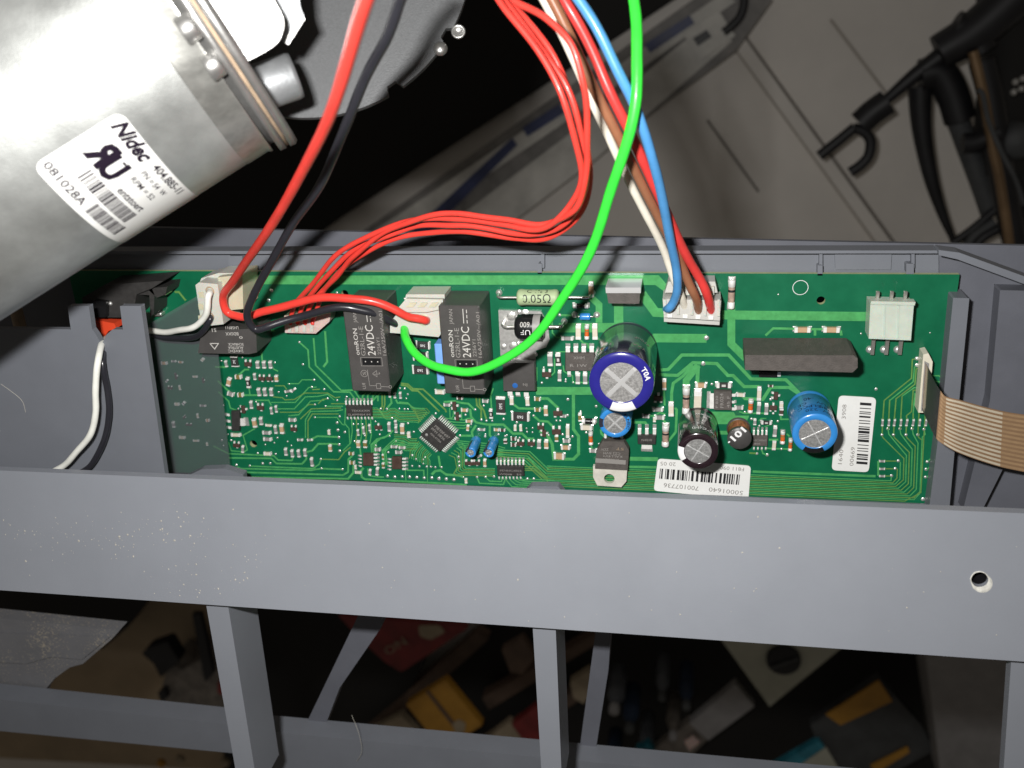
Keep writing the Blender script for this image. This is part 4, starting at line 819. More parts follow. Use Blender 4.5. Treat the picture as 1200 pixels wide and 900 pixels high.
pl = plug('plug', 'leftmost white plug, above the short black relay, with a thin white wire', [
    ('housing', [(229, 334), (233, 331), (255, 333), (262, 380), (244, 382), (236, 380)], 15, 14.5, 'nylon'),
    ('side_block', [(255, 325), (284, 322), (285, 362), (264, 364)], 12, 11.5, 'nylonyellow'),
    ('back_wall', [(236, 326), (256, 320), (283, 320), (283, 326), (256, 334), (233, 333)], 9, 8.5, 'nylon')], at(255, 350, 0))
for yy in (342, 356, 370): m = MB(); m.prism(P([(232, yy), (238, yy), (239, yy+7), (233, yy+7)], 15.2), 'nylonyellow', (0, 0, -0.6)); part(m, 'window_slot', pl)
for yy in (341, 371): m = MB(); c_ = at(246, yy, 15); m.lathe((c_.x, c_.y, 15.0), [(1.5, 0), (1.2, .15), (1.0, .02)], 'gasket', n=16); part(m, 'wire_hole', pl)
pk = plug('plug', 'small translucent pinkish four-way plug taking the thin red wires', [
    ('housing', [(333, 370), (371, 370), (388, 366), (386, 377), (370, 391), (334, 390)], 5.5, 5.2, 'nylonpink')], at(355, 380, 0))
for i in range(4):
    x = 339+i*8.6; m = MB(); m.prism(P([(x-1.8, 377), (x+1.8, 377), (x+2, 389), (x-1.6, 389)], 5.9), 'nylon', (0, 0, -0.6)); part(m, 'rib', pk)
    m = MB(); m.lathe((*at(x+1, 379, 6)[:2], 5.9), [(0.7, 0), (0.5, .3), (0.001, .35)], 'w_red', n=10); part(m, 'contact', pk)

# =================================================================== WIRES
def wire(label, pts, r, mn, group=None, cat='wire', k=8):
    q = crom([at(*p) for p in pts], k); m = MB(); rw = random.Random(len(label))
    f1, f2, f3 = rw.uniform(.25, .4), rw.uniform(.6, .9), rw.uniform(0, 6); N_ = len(q)
    q = [p+Vector((math.sin(i*f1+f3), math.cos(i*f2*0.6+f3), 0))*0.22*min(1, i/10, (N_-1-i)/10) for i, p in enumerate(q)]
    m.tube(q, [r*(1+0.015*math.sin(i*1.3)) for i in range(N_)], mn, n=14)
    return solo(m, 'wire', label, cat, o=q[-1], group=group)
wire('thick red wire from the top left that bends sharply right beside the black wire', [(436, -30, 132), (429, 0, 126), (403, 90, 108), (372, 165, 88), (335, 236, 62), (300, 292, 40), (275, 325, 24), (263, 345, 17), (265, 363, 15), (277, 371, 15), (292, 370, 16), (312, 365, 17), (345, 355, 18), (385, 349, 19), (425, 351, 19), (460, 362, 17), (482, 372, 15), (497, 375, 13), (500, 375, 10)], 1.27, 'w_red')
wire('thick black wire beside the thick red one, looping back to the white plug', [(487, -35, 90), (470, 0, 84), (449, 50, 78), (425, 100, 70), (401, 158, 62), (375, 215, 52), (345, 262, 40), (318, 305, 32), (298, 345, 27), (290, 368, 24), (296, 384, 22), (315, 383, 21), (350, 371, 18), (395, 361, 18), (430, 364, 16), (452, 374, 13), (465, 380, 10)], 1.2, 'w_black')
wire('bright green wire hanging in a long loop over the right relay', [(737, -35, 40), (742, 0, 44), (747, 50, 50), (746, 105, 54), (735, 165, 54), (717, 222, 50), (695, 285, 44), (665, 343, 38), (630, 390, 33), (590, 422, 29), (550, 435.5, 27), (515, 431, 25), (488, 415, 20), (475, 396, 15), (474, 384, 10)], 1.32, 'w_green')
wire('white wire of the four running down to the four-way plug', [(622, -35, 40), (638, 2, 42), (668, 60, 42), (700, 132, 40), (730, 198, 34), (758, 252, 26), (780, 300, 18), (795, 338, 14), (803, 362, 9)], 1.1, 'w_white')
wire('brown wire of the four running down to the four-way plug', [(630, -35, 48), (648, 2, 48), (684, 78, 47), (712, 135, 45), (745, 202, 38), (776, 262, 28), (798, 310, 19), (814, 345, 15), (819, 366, 9)], 1.25, 'w_brown')
wire('red wire of the four, ending in the right hole of the four-way plug', [(638, -40, 40), (661, 0, 44), (697, 65, 44), (726, 130, 44), (757, 197, 38), (787, 262, 27), (812, 312, 18), (828, 345, 14), (834, 366, 9)], 1.3, 'w_red2')
wire('blue wire of the four, ending in the left hole of the four-way plug', [(648, -40, 50), (678, 0, 52), (711, 55, 53), (740, 115, 52), (762, 180, 46), (778, 240, 36), (789, 295, 25), (793, 330, 19), (791, 352, 15), (784, 361, 13), (781, 362, 10)], 1.25, 'w_blue')
tw = [[(566, -30, 52), (588, 4, 55), (630, 60, 58), (660, 115, 60), (676, 172, 58), (680, 215, 54), (662, 250, 50), (630, 268, 46), (590, 264, 40), (540, 256, 36), (490, 258, 32), (440, 272, 27), (400, 295, 22), (372, 325, 15), (347, 355, 9), (340, 378, 5)],
      [(568, -30, 46), (593, 3, 50), (640, 64, 54), (670, 118, 56), (684, 170, 54), (686, 215, 50), (670, 254, 46), (636, 274, 41), (595, 272, 36), (540, 264, 33), (492, 265, 28), (445, 279, 24), (406, 300, 19), (377, 330, 13), (357, 355, 8), (349, 378, 5)],
      [(570, -30, 40), (599, 2, 45), (646, 60, 50), (668, 112, 51), (688, 168, 50), (691, 212, 46), (678, 252, 42), (642, 280, 37), (600, 278, 31), (540, 272, 28), (495, 273, 24), (450, 285, 21), (413, 306, 16), (385, 332, 11), (366, 355, 7.5), (357, 378, 5)],
      [(580, -28, 56), (605, 2, 60), (645, 24, 64), (672, 60, 66), (686, 105, 66), (687, 160, 62), (688, 205, 58), (672, 246, 53), (640, 262, 46), (590, 258, 42), (538, 250, 38), (484, 258, 33), (447, 275, 27), (415, 300, 21), (396, 322, 15), (378, 345, 9), (366, 378, 5)]]
tl = ['leftmost of the four thin red wires curving to the small pinkish plug', 'second of the four thin red wires from the left, curving to the pinkish plug', 'lowest and outermost of the four thin red wires curving to the pinkish plug', 'thin red wire that strays right across the white wire before joining the other three']
for p_, l_ in zip(tw, tl): wire(l_, p_, 0.76, 'w_red', group='thin red wires to the pinkish plug')
wire('thin white wire from the leftmost plug, hanging down in front of the grey side wall', [(246, 341, 14), (245, 345, 18), (243.5, 358, 18.5), (238, 374, 17.5), (222, 385, 16), (198, 388.5, 12), (172, 388, 8), (150, 390, 5), (130, 393, 12), (121, 402, 28), (114, 422, 36), (112.5, 455, 37), (112, 485, 37), (103, 513, 37), (84, 537, 36), (62, 553, 35), (38, 566, 33)], 1.0, 'w_whitesmall')
wire('thin black wire beneath the thin white one, hanging down the grey side wall', [(246, 371, 14), (246, 374, 16), (240, 387, 15), (222, 396, 12), (198, 396, 9), (172, 391, 6), (150, 393, 4), (132, 396, 12), (123, 406, 26), (121, 425, 33), (125, 455, 33), (127.5, 488, 33), (122, 517, 33), (108, 542, 33), (92, 556, 32), (70, 570, 32)], 0.95, 'w_black')

# =================================================================== FLAT CABLE
top = [(1084, 424, 5), (1090, 437, 12), (1097, 450, 18), (1103, 459, 21), (1109, 465, 21), (1125, 469, 20), (1150, 476, 17), (1175, 482, 14), (1200, 486, 11), (1250, 492, 6)]
bot = [(1080, 479, 5), (1086, 492, 12), (1092, 505, 18), (1098, 515, 21), (1106, 521, 21), (1122, 530, 20), (1146, 539, 17), (1172, 547, 14), (1200, 553, 11), (1250, 563, 6)]
A = crom([at(*p) for p in top], 6); Bq = crom([at(*p) for p in bot], 6)
e = thing('ribbon_cable', 'flat brown ribbon cable with pale conductors leaving the socket at the right', 'ribbon cable', A[0])
m = MB(); n = len(A); nor = Vector((0, 0, -0.25))
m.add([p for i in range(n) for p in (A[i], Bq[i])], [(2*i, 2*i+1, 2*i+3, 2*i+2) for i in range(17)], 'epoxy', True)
m.add([p for i in range(17, n) for p in (A[i], Bq[i])], [(2*i, 2*i+1, 2*i+3, 2*i+2) for i in range(n-18)], 'ffc', True)
m.add([p+nor for i in range(n) for p in (A[i], Bq[i])], [(2*i+2, 2*i+3, 2*i+1, 2*i) for i in range(n-1)], 'ffc', True)
for E_ in (A, Bq): m.add([p for i in range(n) for p in (E_[i], E_[i]+nor)], [(2*i, 2*i+1, 2*i+3, 2*i+2) for i in range(n-1)], 'ffc')
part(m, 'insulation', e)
K = 13
for k in range(K):
    t0 = (k+0.28)/K; t1 = (k+0.80)/K
    m = MB(); i0 = 24; i1 = 45
    for mn, a_, b_ in (('ffcline', 18, i0), ('ffcstripe', i0, i1-3), ('ffcline', i1-3, n-1)):
        vs = []
        for i in range(a_, b_+1):
            for t_ in (t0, t1): q_ = A[i].lerp(Bq[i], t_); vs.append(q_+Vector((0, 0, 0.06)))
        m.add(vs, [(2*i, 2*i+1, 2*i+3, 2*i+2) for i in range(b_-a_)], mn, True)
    part(m, 'conductor', e)

# =================================================================== HOUSING
hs = thing('plastic_housing', 'grey plastic appliance housing with a wide front bar and ribbed lattice', 'housing', at(600, 640, 30))
def hp(name, l, z, th, mn='housing', holes=(), dx=0, dy=0, label=None, r=0.0):
    q = P(l, z) if not isinstance(z, (list, tuple)) else [at(x, y, zz) for (x, y), zz in zip(l, z)]
    if r: q = rnd(q, r, 3)
    if name == 'front_bar': q = [onbar(*p) for p in l]
    m = MB(); m.prism(q, mn, (dx, dy, -th), holes); ob = part(m, name, hs, label)
    bv = ob.modifiers.new('edge', 'BEVEL'); bv.width = 0.00045; bv.segments = 2; bv.limit_method = 'ANGLE'; bv.angle_limit = 0.6
    return ob
def BZ(y): return 44 if y < 600 else 56
b0_, b1_, b2_ = at(-80, 548, 44), at(1280, 605, 44), at(600, 735, 56)
bn = (b1_-b0_).cross(b2_-b0_).normalized()
def onbar(px, py): d = ray(px, py); return CP+d*((b0_-CP).dot(bn)/d.dot(bn))
def barpt(v): return Vector((v.x, v.y, b0_.z-((v.x-b0_.x)*bn.x+(v.y-b0_.y)*bn.y)/bn.z))
hc = onbar(1148, 679)
hp('front_bar', [(-80, 548), (1280, 605), (1280, 781), (-80, 686)], [BZ(548.0), BZ(605.0-56), BZ(686.0), BZ(686.0)], 2.6, 'housinglit', holes=[[barpt(Vector((hc.x+2.2*math.cos(a), hc.y+2.0*math.sin(a), 0))) for a in [2*math.pi*i/28 for i in range(28)]]], label='wide flat bar dusted with pale specks')
m = MB(); tl_ = Matrix.Rotation(-math.atan(0.333), 3, 'X')
vs = []
for rr, zz, off in ((2.1, 0.05, 0), (2.8, 0.30, 0.25), (3.3, 0.24, 0.5), (4.0, -0.02, 0.75)):
    for i in range(30):
        a = 2*math.pi*i/30; k = max(0.0, math.cos(a+1.0))**1.3; r_ = 2.1+(rr-2.1)*(0.15+0.85*k)+random.uniform(-.06, .06)*(rr > 1.5)
        vs.append(barpt(hc+Vector((r_*math.cos(a), 0.93*r_*math.sin(a), 0)))+Vector((0, 0, zz)))
m.add(vs, [(k*30+i, k*30+(i+1) % 30, (k+1)*30+(i+1) % 30, (k+1)*30+i) for k in range(3) for i in range(30)], 'chipped', True)
b_ = MB(); b_.lathe((hc.x, hc.y, hc.z), [(3.2, -2), (3.2, -16), (0.01, -16)], 'black', n=24); b_.lathe((hc.x, hc.y, hc.z), [(1.92, -15.9), (1.92, -0.7)], 'black', n=24); part(b_, 'hole_shade_tube', hs)  # black tube added behind the hole to make its inside dark
part(m, 'hole_rim', hs, 'pale chipped rim of the drilled hole')
hp('back_lip', [(-80, 296.5), (1100, 295.5), (1100, 324), (-80, 324)], -3, 3)
hp('back_lip', [(-80, 294.5), (1102, 293.5), (1102, 297), (-80, 298)], 1, 6)
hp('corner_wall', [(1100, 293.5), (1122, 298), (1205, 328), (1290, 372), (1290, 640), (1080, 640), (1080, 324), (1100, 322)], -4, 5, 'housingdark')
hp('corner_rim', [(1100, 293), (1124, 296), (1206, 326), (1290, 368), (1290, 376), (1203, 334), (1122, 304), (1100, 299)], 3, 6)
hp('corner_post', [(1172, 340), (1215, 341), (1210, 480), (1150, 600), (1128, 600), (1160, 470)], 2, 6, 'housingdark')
hp('right_rib', [(1117, 349), (1136, 349.5), (1124, 470), (1112, 602), (1088, 602), (1105, 470)], 6, 9)
for x in (636, 962, 1070): hp('clip', [(x-2, 296), (x+2, 296), (x+2, 314), (x-2, 314)], -1, 4)
for x, y, w_ in ((630, 309, 5), (958, 311, 6), (1062, 309, 9), (268, 300, 16)): hp('clip', [(x, y), (x+w_, y), (x+w_, y+12), (x, y+12)], 0, 4)
hp('clip', [(978, 297), (1045, 297), (1044, 316), (979, 316)], -2.2, 3)
# side wall in front of the board with its two prongs and slot
hp('side_wall', [(-80, 384), (83, 386), (79, 358.5), (104, 358.5), (108, 386), (113, 393), (119, 404), (125, 392), (132, 386), (144, 386), (140.5, 358.5), (165, 358.5), (194, 560), (194, 600), (-80, 600)], 30, 2.2, label='upright side wall with two square prongs')
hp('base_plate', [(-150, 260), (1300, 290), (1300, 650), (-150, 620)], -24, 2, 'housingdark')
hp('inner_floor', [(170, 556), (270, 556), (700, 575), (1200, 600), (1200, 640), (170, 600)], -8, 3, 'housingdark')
hp('tab', [(612, 580), (622, 570), (654, 570), (662, 580), (662, 600), (612, 600)], 30, 3, r=0.5)
hp('tab', [(215, 560), (236, 550), (262, 549), (285, 556), (285, 580), (215, 580)], 16, 3, r=0.4)
hp('lower_lip', [(190, 560), (1100, 596), (1100, 612), (190, 580)], 4, 3)
# lattice below the bar
hp('rib', [(240, 700), (266, 702), (303, 930), (281, 930)], 52, 18, 'housinglit', label='sloping rib at the left of the lattice')
hp('rib', [(624, 730), (651, 732), (659, 930), (636, 930)], 52, 18, 'housinglit')
hp('rib', [(430, 700), (450, 700), (447, 735), (398, 806), (362, 900), (332, 900), (354, 858)], 2, 9, 'housingdark', label='thin diagonal rib')  # darker plastic puts the shade into this and the next diagonal rib
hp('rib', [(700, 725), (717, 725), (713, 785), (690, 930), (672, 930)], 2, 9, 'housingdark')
hp('rail', [(-80, 811), (270, 849), (277, 883), (-80, 849)], 10, 9, 'housing')
hp('rail', [(310, 857), (800, 903), (1300, 950), (1300, 1000), (310, 930)], 10, 9)
hp('dusty_shelf', [(-80, 716), (140, 739), (132, 748), (97, 778), (82, 782), (64, 795), (50, 812), (46, 826), (-80, 815)], 0, 6, 'housingdusty', label='dust-covered shelf at the lower left')
hp('dusty_shelf', [(-80, 740), (128, 747), (96, 773), (60, 770), (30, 778), (-80, 772)], 1.2, 1.1, 'housingdusty')
hp('end_post', [(1186, 760), (1290, 766), (1290, 960), (1172, 960)], 52, 4, 'housinglit')
# small details: tube end between motor and wall
m = MB(); m.tube([at(12, 330, -6), at(18, 360, -6), at(26, 392, -6)], 2.2, 'gasket', n=14); part(m, 'brown_peg', hs)
mat('dustfleck', (0.42, 0.40, 0.35), 0.8, var=0.2, vscale=2000)
m = MB(); rd = random.Random(4)
for i in range(330):
    if i < 150: px, py = rd.gauss(120, 90), 612+rd.gauss(0, 1)*12+rd.random()*30
    elif i < 240: px, py = rd.gauss(240, 40), rd.gauss(665, 30)
    else: px, py = rd.uniform(0, 1200), rd.uniform(590, 760)
    lo = 556+px*0.042; hi = 688+px*0.066
    if not (lo < py < hi) or px < 0: continue
    c_ = onbar(px, py); r_ = abs(rd.gauss(0, 0.16))+0.06; n_ = 6
    pts = [c_+Vector((0, 0, 0.03)) for _ in range(n_)]
    vs = []
    for k in range(n_):
        a = k*2*math.pi/n_; rr_ = r_*rd.uniform(0.5, 1.3); v = Vector((c_.x+rr_*math.cos(a), c_.y+rr_*math.sin(a), 0)); vs.append(barpt(v)+Vector((0, 0, 0.03)))
    m.add(vs+[c_+Vector((0, 0, 0.03+r_*0.5))], [(k, (k+1) % n_, n_) for k in range(n_)], 'dustfleck')
dust = m.build('dust', None, 'pale dust flecks scattered on the wide front bar, mostly at the left', o=onbar(200, 640)); dust['category'] = 'dust'; dust['kind'] = 'stuff'
# stray fibres
for l in ([(1, 450, 30.2), (15, 460, 30.3), (26, 470, 30.3), (30, 483, 30.2)],):
    m = MB(); m.tube(crom([at(*p) for p in l], 5), 0.06, 'hair', n=5); solo(m, 'stray_fibre', 'short pale fibre stuck to the grey side wall', 'fibre')
m = MB(); m.tube(crom([at(*p) for p in [(412, 838, 13), (420, 858, 14), (424, 880, 13), (418, 892, 11)]], 5), 0.07, 'hair', n=5); solo(m, 'stray_fibre', 'thin curved fibre on the rail at the bottom', 'fibre')

# smoky plastic film over the left end
m = MB(); m.prism(P([(172, 381), (226, 350), (234, 345), (240, 385), (255, 412), (271, 562), (185, 562), (178, 440)], 8), 'film', (0, 0, -0.5))
solo(m, 'plastic_film', 'smoky translucent plastic sheet over the left end of the green board', 'plastic sheet', o=at(220, 480, 8))

# =================================================================== MOTOR
axc = Vector((0.832, 0.5525, -0.06)).normalized(); ax = RM @ axc
mc = deep(68, 114, 228); RR = 35.4
Zv = ax; Xv = (CP-mc); Xv = (Xv-Zv*Xv.dot(Zv)).normalized(); Yv = Zv.cross(Xv)   # local x points at the camera
MM = Matrix((Xv, Yv, Zv)).transposed()
mo = thing('gear_motor', 'big silver metal gear motor with a white data label, upper left', 'motor', mc)
def mloc(px, py, R=RR):                      # pixel -> (angle, s) on the can
    d = ray(px, py).normalized(); o_ = CP-mc
    D = MM.transposed() @ d; O = MM.transposed() @ o_
    a = D.x**2+D.y**2; b = 2*(O.x*D.x+O.y*D.y); c = O.x**2+O.y**2-R*R
    disc = max(0, b*b-4*a*c); t = (-b-math.sqrt(disc))/(2*a); p = O+D*t
    return math.atan2(p.y, p.x), p.z
def mpt(a, s, R=RR): return mc+MM @ Vector((R*math.cos(a), R*math.sin(a), s))
s_end = mloc(300, 148)[1]; s_ring = mloc(262, 160)[1]
m = MB(); m.lathe(mc, [(0.01, -160), (RR, -160), (RR, s_ring)], 'motor', n=120, M=MM); can = part(m, 'motor_can', mo)
m = MB(); m.lathe(mc, [(RR, s_ring), (RR+0.15, s_ring+0.5), (RR+0.15, s_end-1.2), (RR+0.6, s_end-0.6), (RR+0.6, s_end)], 'motorband', n=120, M=MM); part(m, 'end_ring', mo)
m = MB(); m.lathe(mc, [(RR-2, s_end), (RR-1, s_end), (RR-1, s_end+1.4), (RR+1.6, s_end+1.5), (RR+1.8, s_end+3.2), (RR+0.6, s_end+3.3)], 'cast', n=120, M=MM); part(m, 'flange', mo)
m = MB(); m.lathe(mc, [(RR+0.2, s_end+3.3), (RR+1.4, s_end+3.35), (RR+1.4, s_end+4.1), (RR, s_end+4.15)], 'gasket', n=120, M=MM); part(m, 'gasket', mo)
m = MB(); m.lathe(mc, [(RR, s_end+4.15), (RR+2.0, s_end+4.2), (RR+2.2, s_end+5.6), (RR+1.6, s_end+6.4), (0.01, s_end+6.5)], 'cast', n=120, M=MM); part(m, 'gearbox_flange', mo)
def mcyl(px, py, Rr, s0, s1, rad, mn, name, n=24, hexa=False, prof=None, label=None, smooth=True):
    a, s_ = mloc(px, py, Rr); base = mc+MM @ Vector((Rr*math.cos(a), Rr*math.sin(a), 0))
    m = MB(); m.lathe(base, prof or [(0.01, s0), (rad*.9, s0), (rad, s0+.4), (rad, s1-.5), (rad*.9, s1), (0.01, s1)], mn, n=6 if hexa else n, M=MM, smooth=smooth and not hexa); return part(m, name, mo, label)
mcyl(276, 60, RR+0.6, s_end-1.9, s_end+1.5, 3.0, 'cast', 'bolt', n=16)
mcyl(255, 12, RR+0.6, s_end-1.9, s_end+1.5, 3.0, 'cast', 'bolt', n=16)
# gearbox body blocks
def mblock(l, Rr, depth, mn, name, rr=1.2, label=None):
    q = []
    for px, py in l:
        d = ray(px, py); n_ = (CP-mc-MM @ Vector((Rr, 0, 0))); pl_ = mc+MM @ Vector((Rr, 0, 0)); t_ = (pl_-CP).dot(Xv)/d.dot(Xv); q.append(CP+d*t_)
    q = rnd(q, rr, 4); m = MB(); m.prism(q, mn, -Xv*depth)
    return part(m, name, mo, label)
mblock([(195, -40), (300, -40), (335, 25), (328, 50), (302, 66), (280, 76)], 30, 30, 'cast', 'gear_housing', 2.0)
mblock([(300, -60), (345, -60), (352, 8), (358, 22), (340, 45), (329, 48), (318, 0)], 20, 6, 'castgrey', 'bracket', 1.0)
mblock([(352, 16), (358, 22), (338, 53), (333, 49)], 21, 5, 'cast', 'bracket_edge', 0.3)
# cylindrical boss
def at_plane(px, py, Rr):
    d = ray(px, py); pl_ = mc+MM @ Vector((Rr, 0, 0)); t_ = (pl_-CP).dot(Xv)/d.dot(Xv); return CP+d*t_
b0 = at_plane(312, 100, 14); b1 = at_plane(347, 88, 14); dr = (b1-b0).normalized()
q_ = dr.to_track_quat('Z', 'Y').to_matrix()
m = MB(); Lb = (b1-b0).length; m.lathe(b0, [(5.5, -5), (5.5, Lb-1), (5.2, Lb), (4.2, Lb), (4.0, Lb-1.2), (0.01, Lb-1.3)], 'castgrey', n=36, M=q_); part(m, 'shaft_boss', mo)

# label on the can
def mtext(mb, s, p0, h, mn, length, bold=0.0, shear=0.0, mirror=False, lift=0.16):
    """starts at pixel p0; runs round the can (downwards), letter tops towards the flange"""
    a0, s0 = mloc(*p0); v, f, w0 = text2d(s, bold, shear); vs = []
    for x, y in v:
        if mirror: x = w0-x
        vs.append(mpt(a0+SG*(x/w0*length)/RR, s0+y/0.7*h, RR+lift))
    mb.add(vs, f, mn)
a1, s1 = mloc(140, 150); a2, s2 = mloc(165, 185); SG = 1 if a2 > a1 else -1
aT, sT = mloc(133, 137); aL, sL = mloc(44, 196)
aa0, ss0 = mloc(48, 203); aa1, ss1 = mloc(126, 279); _, sR = mloc(138, 137)
sA, sB = (ss0+ss1)/2, mloc(175, 172)[1]; aS = mloc(92, 160)[0]; aE = aS+SG*1.35
print('label', sA, sB, aS, aE, SG, s_ring, s_end)
m = MB(); NA, NS = 36, 3; vs = []; rc = 2.2
def edge(aarc):                              # rounded corners at the start edge
    d = abs(aarc-aS)*RR
    return rc-math.sqrt(max(0, rc*rc-(rc-d)**2)) if d < rc else 0
for i in range(NA+1):
    tt = (i/NA)**1.6; a = aS+(aE-aS)*tt; e_ = edge(a)
    for j in range(NS+1): vs.append(mpt(a, (sA+e_)+((sB-e_)-(sA+e_))*j/NS, RR+0.1))
m.add(vs, [(i*(NS+1)+j, (i+1)*(NS+1)+j, (i+1)*(NS+1)+j+1, i*(NS+1)+j+1) for i in range(NA) for j in range(NS)], 'paper', True)
dl = part(m, 'data_label', mo, 'white printed data label curving round the can')
t = MB()
mtext(t, '081028A', (49, 193), 1.9, 'inkviolet', 12.5, bold=0.02)
mtext(t, 'Nidec', (129, 147), 3.3, 'inkviolet', 11.2, bold=0.045, shear=0.35)
mtext(t, 'R', (97, 177), 6.0, 'inkviolet', 5.0, bold=0.05, mirror=True); mtext(t, 'U', (112, 196), 5.6, 'inkviolet', 4.8, bold=0.05); mtext(t, '.', (143, 190), 2.4, 'inkviolet', 1.2, bold=0.04)
mtext(t, '404.885-11', (177, 196), 1.9, 'inkviolet', 13.5, bold=0.02); mtext(t, 'PN = 54  W', (164, 203), 1.35, 'inkviolet', 10.5, bold=0.01); mtext(t, 'RPM = 52', (152, 210), 1.35, 'inkviolet', 9.5, bold=0.01)
mtext(t, 'entstoert', (136, 223), 1.8, 'inkviolet', 10.5, bold=0.02)
def mbars(p0, length, hgt, seed, unit=0.22):
    rr = random.Random(seed); a0, s0 = mloc(*p0); x = 0
    while x < length:
        w_ = rr.choice((1, 1, 2, 3))*unit
        vs = [mpt(a0+SG*(x+dx)/RR, s0+dy, RR+0.16) for dx, dy in ((0, 0), (w_, 0), (w_, hgt), (0, hgt))]
        t.add(vs, [(0, 1, 2, 3)], 'inkviolet'); x += w_+rr.choice((1, 1, 2))*unit
mbars((90, 208), 19, 3.4, 5); mbars((99, 247), 13, 3.2, 8, 0.17)
part(t, 'printed_marking', dl)

# =================================================================== DARK PLATE BEHIND THE MOTOR
pc = deep(357, -58, 252); Rp = 196*252/F
q = []
def pr(px, py): return deep(px, py, 252)
ang_ = [i*360/300 for i in range(300)]
for a in ang_:
    r = Rp; 
    if 300 < a < 306: r = Rp-2.2
    if 327 < a < 332: r = Rp-1.6
    q.append(pc+RM @ Vector((r*math.cos(math.radians(a)), r*math.sin(math.radians(a)), 0)))
m = MB(); m.prism(q, 'plate', RM @ Vector((0, 0, -2)))
pl_ = solo(m, 'round_plate', 'round dark grey metal plate with two rivets, behind the motor and thick wires', 'metal plate', o=pc)
pe = thing('_tmp', 'x', 'x'); bpy.data.objects.remove(pe)
for (px, py) in ((516, 57), (537, 37)):
    m = MB(); m.lathe(deep(px, py, 252), [(1.9, 0), (1.7, .5), (1.0, 1.0), (.01, 1.1)] if px < 530 else [(1.9, 0), (1.8, .3), (1.3, .3), (1.2, -.1), (.01, -.1)], 'cast', n=20, M=RM)
    WORG.setdefault(pl_.name, ORG[pl_.name]); part(m, 'rivet', pl_)

# =================================================================== BACKGROUND
ZB = -780
m = MB(); m.add([(-3500, -3500, ZB), (3500, -3500, ZB), (3500, 3500, ZB), (-3500, 3500, ZB)], [(0, 1, 2, 3)], 'floor')
fl_ = m.build('workshop_floor', None, 'pale grey floor far below the housing', o=(0, 0, ZB)); fl_['kind'] = 'structure'
def bp(name, label, cat, l, up, th, mn, group=None, r=0):
    q = P(l, ZB+up);
    if r: q = rnd(q, r, 3)
    m = MB(); m.prism(q, mn, (0, 0, -th)); c_ = sum(q, Vector())/len(q)
    return solo(m, name, label, cat, o=c_, group=group)
def bpart(ob, name, l, up, th, mn, label=None, r=0):
    WORG.setdefault(ob.name, ORG[ob.name]); q = P(l, ZB+up)
    if r: q = rnd(q, r, 3)
    m = MB(); m.prism(q, mn, (0, 0, -th)); return part(m, name, ob, label)
o = bp('floor_strip', 'flat pale joint strip running diagonally over the grey floor', 'joint strip', [(856, 52), (874, 42), (1100, 356), (1080, 362)], 6, 5.5, 'floor')
bpart(o, 'dark_edge', [(872, 44), (875, 42), (1101, 355), (1097, 357)], 8, 2, 'seamdark'); bpart(o, 'dark_edge', [(856, 53), (858, 51), (1083, 361), (1080, 362)], 8, 2, 'seam')
bp('floor_groove', 'faint line on the floor left of the joint strip', 'groove', [(828, 142), (830, 140), (890, 224), (888, 226)], 2, 1.6, 'seamdark')
bp('floor_groove', 'faint line on the floor above the black hook', 'groove', [(972, 24), (975, 22), (1040, 108), (1037, 110)], 2, 1.6, 'seam')
bp('black_backdrop', 'black cloth filling the dark area behind the wires', 'backdrop', [(-200, -200), (900, -260), (820, -20), (620, 112), (400, 255), (200, 400), (-200, 500)], 12, 8, 'matblack')  # plain flat black sheet over the floor, filling the dark area
cs = bp('aluminium_rail', 'dull grey rail with a dark blue stripe lying diagonally behind the wires', 'rail', [(385, 300), (870, -40), (905, 0), (862, 60), (640, 225), (500, 345), (340, 345)], 45, 40, 'raildark')
bpart(cs, 'grey_flange', [(395, 300), (640, 135), (850, -10), (862, 2), (655, 148), (405, 318)], 52, 6, 'railgrey')
bpart(cs, 'blue_stripe', [(460, 292), (600, 162), (606, 170), (478, 298)], 54, 6, 'railblue'); bpart(cs, 'blue_stripe', [(612, 150), (655, 122), (662, 132), (618, 160)], 54, 6, 'railblue'); bpart(cs, 'blue_stripe', [(755, 52), (808, 18), (814, 27), (762, 62)], 54, 6, 'railblue')
bpart(cs, 'lower_flange', [(520, 322), (700, 185), (858, 48), (836, 20), (690, 140), (470, 305)], 50, 6, 'railgrey')
bpart(cs, 'end_bracket', [(800, 40), (842, 12), (862, 42), (822, 70)], 58, 6, 'railgrey'); bpart(cs, 'end_slot', [(812, 45), (828, 35), (834, 43), (818, 54)], 60, 3, 'black')
def bt(name, label, cat, pts, r, mn, up=60):
    q = crom([at(x, y, ZB+up) for x, y in pts], 6); m = MB(); m.tube(q, r, mn, n=12); return solo(m, name, label, cat, o=q[0])
bt('black_cable', 'black cable loop hanging at the top edge beside the rail', 'cable', [(868, -20), (872, 0), (868, 18), (858, 30), (848, 38)], 4, 'black')
